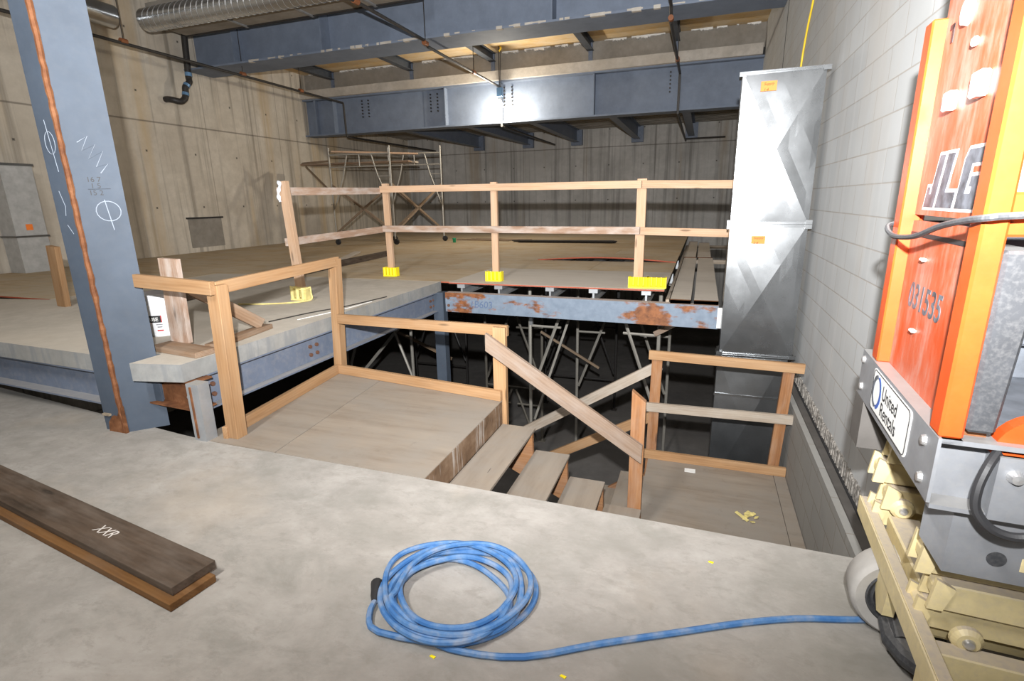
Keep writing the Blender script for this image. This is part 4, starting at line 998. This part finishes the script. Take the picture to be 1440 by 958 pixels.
islands(m, 'cross_brace', 'rusty_tube', rs)
board('platform_plank', (-10.4, 12.35, 2.66), (-7.3, 12.75, 2.66), 0.04, 0.24, 'brown_board', rs)
board('platform_plank', (-10.4, 12.7, 2.66), (-7.3, 13.1, 2.66), 0.04, 0.24, 'grey_board', rs)
board('loose_rail', (-9.2, 12.05, 2.93), (-7.2, 13.0, 2.86), 0.04, 0.09, 'fir_pale', rs)
m = MB().bar((-10.35, 12.4, 2.62), (-9.25, 12.05, 1.85), 0.05, 0.02).bar((-10.4, 12.35, 2.70), (-9.25, 12.05, 2.70), 0.05, 0.03); islands(m, 'outrigger', 'rusty_tube', rs)
for a in (P1, Q1, P2, Q2):
    MB().tube([(*a, DZ+0.14), (*a, DZ+0.10)], 0.03, 8).lathe([(0.0, -0.03), (0.07, -0.03), (0.075, 0.0), (0.07, 0.03), (0.0, 0.03)], (a[0]+0.03, a[1], DZ+0.075), 14, 'y').build('caster', 'black_rubber', rs)

# ------------------------------------------------------------------ shoring frames in the pit
def shore(label, x0, y0, x1, y1, zt, mat='scaffold_tube', n=2):
    t = thing('shoring_frame', label, 'shoring frame', ((x0+x1)/2, (y0+y1)/2, -3.0))
    P, Q = Vector((x0, y0, 0)), Vector((x1, y1, 0)); d = Q-P; L = d.length
    at = lambda u, z: P + d*u + Vector((0, 0, z))
    for u in (0, 1):
        MB().tube([at(u, -2.99), at(u, zt)], 0.027, 8).build('leg', mat, t)
    m = MB()
    for k in range(n):
        z1 = (-0.27 if y0 < 8 else -0.72 if y0 < 10 else -1.1) - 1.55*k
        if z1 < -2.4: break
        i = 0.42/L*1.2
        m.tube([at(0, z1), at(i, z1)], 0.02, 6).tube([at(1, z1), at(1-i, z1)], 0.02, 6).tube([at(i*1.05, z1+0.3), at(0.02, z1-1.05)], 0.025, 6).tube([at(1-i*1.05, z1+0.3), at(0.98, z1-1.05)], 0.025, 6)
        if n > 1: m.tube([at(0, z1-1.2), at(1, z1-1.2)], 0.018, 6)
    islands(m, 'frame_tube', mat, t)
    m = MB()
    for u in (0, 1): m.bar(at(u, -3.0), at(u, -2.985), 0.13, 0.13, (1, 0, 0)); m.bar(at(u, zt), at(u, zt+0.012), 0.13, 0.13, (1, 0, 0))
    islands(m, 'end_plate', mat, t)
    m = MB()
    for u in (0, 1): m.box(at(u, 0).x-0.0, at(u, 0).x+0.05, y0-0.04, y0+0.02, zt-0.62, zt-0.5)
    islands(m, 'lock', 'bolt_bright', t)
    return t
shore('grey shoring frame straddling the stairs just under the deck edge', -2.42, 7.6, -0.47, 7.45, 0.365, n=1)
shore('grey shoring frame behind the first, left leg midway under the rusty beam', -2.02, 9.2, -0.40, 9.2, 0.188, n=1)
shore('shoring frame in the dark left of the blue corner post', -5.9, 7.6, -4.55, 7.6, 0.365)
shore('shoring frame in the dark right of the blue corner post', -3.85, 9.2, -2.7, 9.2, 0.188, 'shaded_tube')
shore('rusty shoring frame, darkened for shade, deep under the deck, middle', -3.2, 11.2, -1.6, 11.2, 0.188, 'black_pipe')  # black colour on these two frames stands in for shade deep in the pit
shore('rusty shoring frame, darkened for shade, deep under the deck, far left', -6.6, 11.2, -5.2, 11.2, 0.188, 'black_pipe')
def pitbrace(label, a, b, mat, w=0.05):
    t = MB().bar(a, b, w, 0.03); tag(t.build('brace_bar', mat), label, 'brace')
pitbrace('steel cross brace left of the blue corner post, rising right', (-5.9, 7.75, -1.6), (-4.5, 7.75, -0.1), 'scaffold_tube')
pitbrace('steel cross brace left of the blue corner post, falling right', (-5.9, 7.8, -0.2), (-3.9, 7.8, -1.0), 'rusty_tube')
pitbrace('slanted timber brace under the right end of the rusty beam', (0.15, 7.25, 0.20), (-0.52, 7.25, -0.20), 'pale_worn_board', 0.07)
pitbrace('long slanted brace crossing behind the hand rail plank', (-2.4, 7.75, -1.9), (-1.75, 7.75, 0.1), 'scaffold_tube', 0.035)
pitbrace('long slanted brace falling right behind the hand rail plank', (-2.35, 7.95, -0.45), (-1.4, 8.0, -1.0), 'rusty_tube', 0.035)

# ------------------------------------------------------------------ scissor lift at the right
LO = Vector((0.65, 2.38, 0.0)); TH = math.radians(-3.04)
lf = thing('scissor_lift', 'orange, cream and grey scissor lift cut off by the right edge of the view', 'lift', tuple(LO), None, TH)
def lbuild(mb, name, mat, parent=None, **kw):
    return mb.build(name, mat, parent or lf, **kw)
# platform
pl_ = lbuild(MB().prism([(0.0, 0.815), (0.008, 0.815), (0.008, 0.985), (0.05, 0.985), (0.05, 0.998), (0.0, 0.998)], 'y', -0.865, 0.02), 'platform_end_plate', 'lift_zinc')
lbuild(MB().box(0.008, 1.7, -0.80, -0.79, 0.80, 0.985).box(0.008, 1.7, -0.865, -0.79, 0.985, 0.998).box(0.008, 1.7, -0.865, -0.79, 0.80, 0.812).box(0.02, 0.12, -0.802, -0.798, 0.965, 0.972), 'platform_side_channel', 'lift_zinc')
lbuild(MB().box(0.01, 1.7, -0.79, 0.02, 0.94, 0.965), 'platform_floor', 'galvanised')
lbuild(MB().box(0.0, 0.35, -0.10, 0.045, 0.62, 0.812).box(0.004, 1.7, 0.0, 0.02, 0.80, 0.99), 'far_side_channel', 'steel_stud')
m = MB()
for y, z in ((-0.02, 0.965), (-0.04, 0.86), (-0.78, 0.955), (-0.80, 0.855)):
    m.lathe([(0.0, -0.012), (0.012, -0.010), (0.016, 0.0)], (0, y, z), 12, 'x')
islands(m, 'rivet', 'bolt_bright', lf)
# rental sticker
sk = MB(); y0, y1, z0, z1, r = -0.655, -0.19, 0.835, 0.985, 0.02
pts = []
for cx_, cz_, a0 in ((y1-r, z1-r, 0), (y0+r, z1-r, 90), (y0+r, z0+r, 180), (y1-r, z0+r, 270)):
    for k in range(5):
        t = math.radians(a0+k*22.5); pts.append((cx_+r*math.cos(t), cz_+r*math.sin(t)))
sk.prism(pts, 'x', -0.002, 0.0); stk = lbuild(sk, 'sticker', 'white_label', pl_)
bd = MB(); q = [Vector((-0.0025, a, b)) for a, b in pts]; c_ = Vector((-0.0025, (y0+y1)/2, (z0+z1)/2))
q = [c_ + (p-c_)*0.955 for p in q]; bd.tube(q+[q[0]], 0.0016, 4)
for txt, yy, zz, sz in (('United', -0.335, 0.912, 0.068), ('Rentals', -0.335, 0.853, 0.068)):
    tm = place(text_mb(txt, sz, 0.0003, 0, 0.0005), (-0.0026, yy, zz), (0, -1, 0), (0, 0, 1)); bd.poly(tm.v, tm.f)
lbuild(bd, 'sticker_letters', 'ink_black', pl_)
def moon(a0, a1, R, r_, off):
    o = MB(); n = 16; P = []; 
    for k in range(n+1):
        t = a0+(a1-a0)*k/n; P.append((R*math.cos(t), R*math.sin(t)))
    for k in range(n, -1, -1):
        t = a0+(a1-a0)*k/n; P.append((off+r_*math.cos(t), r_*math.sin(t)))
    return P
lg = MB(); cyy, czz = -0.262, 0.912
lg.prism([(cyy-a, czz+b) for a, b in moon(-1.3, 1.3, 0.062, 0.052, -0.010)], 'x', -0.0032, -0.002); lbuild(lg, 'sticker_crescent', 'ink_blue', pl_)
lg = MB(); lg.prism([(cyy+a, czz+b) for a, b in moon(-1.5, 1.5, 0.060, 0.050, -0.012)], 'x', -0.0032, -0.002); lbuild(lg, 'sticker_ring', 'decal_grey', pl_)
# end gate: two tubes and the panel between
PT = 2.9
lbuild(MB().box(0.005, 0.065, -0.165, -0.09, 0.998, 2.135).box(0.065, 0.075, -0.165, -0.155, 1.0, 2.135), 'gate_post', 'lift_orange', bevel=0.006)
lbuild(MB().box(0.0, 0.052, -0.86, -0.785, 0.998, PT), 'gate_post', 'lift_orange', bevel=0.006)
pn = lbuild(MB().box(0.045, 0.062, -0.80, -0.15, 1.532, PT), 'gate_panel', 'orange_panel')
p2 = lbuild(MB().prism([(-0.80, 0.955), (-0.155, 1.0), (-0.155, 1.512), (-0.80, 1.512)], 'x', 0.045, 0.062), 'gate_panel', 'orange_panel')
lbuild(MB().box(0.0435, 0.05, -0.66, -0.165, 1.462, 1.476), 'panel_slot', 'ink_black', p2)
lbuild(MB().box(0.0435, 0.047, -0.245, -0.225, 2.045, 2.10).box(0.0435, 0.047, -0.245, -0.205, 2.085, 2.10), 'panel_slot', 'ink_black', pn)
lbuild(MB().lathe([(0.0, 0.030), (0.034, 0.032), (0.038, 0.045)], (0, -0.35, 2.10), 20, 'x'), 'round_pad', 'decal_white', pn, smooth=True)
islands(MB().box(0.020, 0.046, -0.385, -0.335, 1.835, 1.89).box(0.020, 0.046, -0.60, -0.54, 1.84, 1.905).box(0.03, 0.046, -0.47, -0.45, 1.985, 2.01), 'pad', 'decal_white', pn, bevel=0.005)
islands(MB().box(0.03, 0.046, -0.375, -0.345, 1.392, 1.402).box(0.03, 0.046, -0.395, -0.365, 1.165, 1.175), 'pad', 'decal_white', p2, bevel=0.003)
lbuild(place(text_mb('031535', 0.115, 0.0004, 0.08, 0.0015, 0.92), (0.0440, -0.255, 1.235), (0, -1, 0), (0, 0, 1)), 'fleet_number', 'decal_grey', p2)
# big block letters with a pale outline
def glyph(poly): return [(-0.245-a, 1.558+b) for a, b in poly]
Jp = [(0.0, 0.0), (0.095, 0.0), (0.135, 0.155), (0.085, 0.155), (0.053, 0.04), (0.038, 0.04), (0.044, 0.062), (0.016, 0.062)]
Lp = [(0.112, 0.0), (0.25, 0.0), (0.262, 0.045), (0.18, 0.045), (0.215, 0.155), (0.155, 0.155)]
Gp = [(0.275, 0.0), (0.405, 0.0), (0.432, 0.085), (0.36, 0.085), (0.352, 0.058), (0.372, 0.058), (0.367, 0.04), (0.33, 0.04), (0.35, 0.118), (0.445, 0.118), (0.455, 0.155), (0.315, 0.155), (0.295, 0.13)]
def grow(P, k):
    n = len(P); area = sum(P[i][0]*P[(i+1) % n][1]-P[(i+1) % n][0]*P[i][1] for i in range(n)); s = 1 if area > 0 else -1; o = []
    for i in range(n):
        a, b, c = Vector(P[i-1]), Vector(P[i]), Vector(P[(i+1) % n]); d1, d2_ = (b-a).normalized(), (c-b).normalized()
        n1, n2 = Vector((d1.y, -d1.x))*s, Vector((d2_.y, -d2_.x))*s; bis = (n1+n2); bis = bis/max(0.35, bis.length_squared)*2 if bis.length > 1e-4 else n1
        q_ = b + bis*k; o.append((q_.x, q_.y))
    return o
mo, mi_ = MB(), MB()
for P_ in (Jp, Lp, Gp):
    mo.prism(glyph(grow(P_, 0.009)), 'x', 0.0440, 0.0452); mi_.prism(glyph(P_), 'x', 0.0430, 0.0441)
lbuild(mo, 'letter_outline', 'decal_white', pn); lbuild(mi_, 'letters', 'decal_grey', pn)
# side rails, document box, hoop
islands(MB().box(0.05, 1.7, -0.845, -0.80, 1.50, 1.60).box(0.05, 1.7, -0.845, -0.80, 1.86, 1.91), 'side_rail', 'lift_orange', lf, bevel=0.006)
lbuild(MB().prism([(0.053, 1.02), (0.112, 1.02), (0.135, 1.47), (0.053, 1.47)], 'y', -0.86, -0.66), 'document_box', 'scuffed_black', bevel=0.008)
lbuild(MB().box(0.06, 0.11, -0.82, -0.68, 0.998, 1.02), 'box_foot', 'rust')
lbuild(MB().box(0.12, 1.2, -0.14, -0.02, 0.967, 1.50).box(0.12, 1.2, -0.20, -0.14, 1.10, 1.13), 'control_box', 'box_grey', bevel=0.01)
lbuild(MB().box(0.02, 1.7, -0.79, -0.03, 0.965, 0.97), 'floor_tread', 'box_grey')
m = MB(); P_ = [(0.225+0.105*math.cos(t), 0.965+0.105*math.sin(t)) for t in [PI*i/16 for i in range(17)]]
m.prism(P_, 'y', -0.84, -0.80); lbuild(m, 'guard_disc', 'lift_orange')
br = lbuild(MB().box(0.125, 0.60, -0.875, -0.866, 0.80, 0.972).box(0.125, 0.133, -0.866, -0.79, 0.80, 0.972), 'side_bracket', 'lift_zinc')
lbuild(MB().lathe([(0.0, -0.022), (0.012, -0.02), (0.018, 0.0)], (0.16, -0.875, 0.925), 14, 'y'), 'bracket_bolt', 'bolt_bright', br)
# lower step plate with holes
def plate_with_holes():
    m = MB(); x0, x1, z0, z1 = 0.085, 0.75, 0.585, 0.80; y = -0.80
    m.box(x0, x1, y-0.006, y, z0, z1)
    m.hexa([(0.045, y+0.07, 0.64), (0.085, y-0.006, z0), (0.085, y, z0), (0.050, y+0.07, 0.64), (0.045, y+0.07, z1), (0.085, y-0.006, z1), (0.085, y, z1), (0.050, y+0.07, z1)])
    return m
lp_ = lbuild(plate_with_holes(), 'step_plate', 'lift_zinc')
m = MB(); m.lathe([(0.0, -0.0075), (0.022, -0.0075), (0.022, 0)], (0.195, -0.80, 0.652), 20, 'y'); lbuild(m, 'drain_hole', 'scuffed_black', lp_)
lbuild(MB().box(0.245, 0.285, -0.8075, -0.80, 0.625, 0.668), 'slot', 'lift_cream', lp_, bevel=0.003)
# scissor arms
def arms(y0, y1, px, pz):
    zc = 0.345
    for k, (zz, dx, dy) in enumerate(((0.60, 0.03, 0.0), (0.50, 0.0, 0.03), (0.405, 0.035, 0.0), (0.315, 0.01, 0.03))):
        hh = 0.088
        # each arm is a box section whose end is cut to a slant
        m = MB().prism([(0.075+dx, zz+hh*0.35), (0.105+dx, zz), (1.7, zz), (1.7, zz+hh), (0.10+dx, zz+hh), (0.075+dx, zz+hh*0.75)], 'y', y0+dy, y1+dy)
        a = lbuild(m, 'scissor_arm', 'lift_cream', bevel=0.004)
        m = MB()
        m.prism([(0.060+dx, zz+0.005), (0.098+dx, zz+0.005), (0.12+dx, zz+hh-0.005), (0.072+dx, zz+hh+0.018)], 'y', y0+dy-0.012, y0+dy+0.004)
        m.prism([(0.060+dx, zz+0.005), (0.098+dx, zz+0.005), (0.12+dx, zz+hh-0.005), (0.072+dx, zz+hh+0.018)], 'y', y1+dy-0.006, y1+dy+0.008)
        islands(m, 'end_cheek', 'lift_cream', a)
    m = MB()
    m.lathe([(0.0, -0.026), (0.028, -0.024), (0.040, -0.012), (0.042, 0.0)], (px, y0, pz), 22, 'y')
    lbuild(m, 'pin_boss', 'lift_cream')
    lbuild(MB().lathe([(0.0, -0.036), (0.012, -0.034), (0.018, -0.022), (0.02, 0.0)], (px, y0, pz), 18, 'y'), 'pin', 'bolt_bright', smooth=True)
arms(-0.73, -0.66, 0.205, 0.33); arms(-0.17, -0.10, 0.165, 0.42)
lbuild(MB().box(0.125, 0.23, -0.655, -0.175, 0.25, 0.385), 'cross_beam', 'lift_cream', bevel=0.006)
lbuild(MB().tube([(0.105, -0.70, 0.70), (0.105, -0.12, 0.70)], 0.024, 12), 'cross_tube', 'lift_cream')
# chassis
lbuild(MB().box(0.06, 0.10, -0.99, -0.03, 0.30, 0.375).box(0.055, 0.062, -0.99, -0.03, 0.30, 0.378), 'chassis_end_bar', 'lift_cream', bevel=0.004)
lbuild(MB().box(0.14, 1.7, -0.64, -0.19, 0.24, 0.36), 'chassis_top', 'lift_cream')
lbuild(MB().box(0.10, 1.7, -0.80, -0.74, 0.10, 0.31), 'chassis_side', 'lift_cream', bevel=0.004)
lbuild(MB().prism([(-0.52, 0.30), (-0.36, 0.30), (-0.38, 0.20), (-0.44, 0.14), (-0.5, 0.17)], 'x', 0.065, 0.10), 'axle_bracket', 'lift_cream')
# steered wheel
wx, wy, wz = 0.155, -0.40, 0.166
wh = lbuild(MB().lathe([(0.118, 0.008), (0.150, 0.0), (0.160, 0.008), (0.166, 0.022), (0.166, 0.105), (0.158, 0.12), (0.115, 0.12)], (wx, wy, wz), 40, 'y'), 'tyre', 'grey_tyre', smooth=True)
lbuild(MB().lathe([(0.118, 0.010), (0.112, 0.004), (0.100, 0.016), (0.092, 0.010), (0.07, 0.040), (0.045, 0.036), (0.04, 0.015), (0.0, 0.012)], (wx, wy, wz), 40, 'y'), 'rim', 'scuffed_black', wh, smooth=True)
m = MB().tube([(0.105, -0.43, 0.11), (0.118, -0.50, 0.085), (0.145, -0.57, 0.08), (0.19, -0.66, 0.10)], [0.03, 0.045, 0.042, 0.03], 12).tube([(0.125, -0.42, 0.16), (0.13, -0.53, 0.11)], 0.03, 10).tube([(wx+0.05, wy-0.02, wz+0.05), (wx+0.07, wy-0.06, wz-0.06), (wx+0.10, wy-0.17, wz-0.09), (wx+0.2, wy-0.30, wz-0.05)], [0.03, 0.04, 0.035, 0.03], 10).box(wx+0.03, wx+0.10, wy-0.06, wy+0.0, wz-0.02, wz+0.14).tube([(wx+0.11, wy-0.10, wz-0.06), (wx+0.12, wy-0.5, wz-0.03)], 0.018, 8)
lbuild(m, 'steering_knuckle', 'scuffed_black')
# cables
m = MB().tube(spline([(0.20, -0.10, 1.50), (0.05, -0.075, 1.50), (-0.012, -0.10, 1.49), (-0.016, -0.20, 1.462), (-0.022, -0.45, 1.475), (-0.022, -0.66, 1.515), (-0.018, -0.80, 1.535), (0.0, -0.885, 1.545), (0.06, -0.885, 1.55), (0.3, -0.885, 1.56)], 8), 0.0085, 8)
m.tube(spline([(0.075, -0.87, 1.60), (0.085, -0.892, 1.57), (0.10, -0.895, 1.51), (0.14, -0.895, 1.48), (0.3, -0.89, 1.45)], 6), 0.011, 8)
lbuild(m, 'power_cable', 'scuffed_black')
m = MB().tube(spline([(0.125, -0.855, 0.975), (0.10, -0.885, 0.945), (0.085, -0.90, 0.89), (0.09, -0.905, 0.835), (0.125, -0.915, 0.795), (0.18, -0.92, 0.79), (0.24, -0.92, 0.83), (0.34, -0.91, 0.89)], 8), 0.0115, 8)
lbuild(m, 'control_cable', 'black_rubber')

for o in bpy.data.objects:
    if '_org' in o: del o['_org']
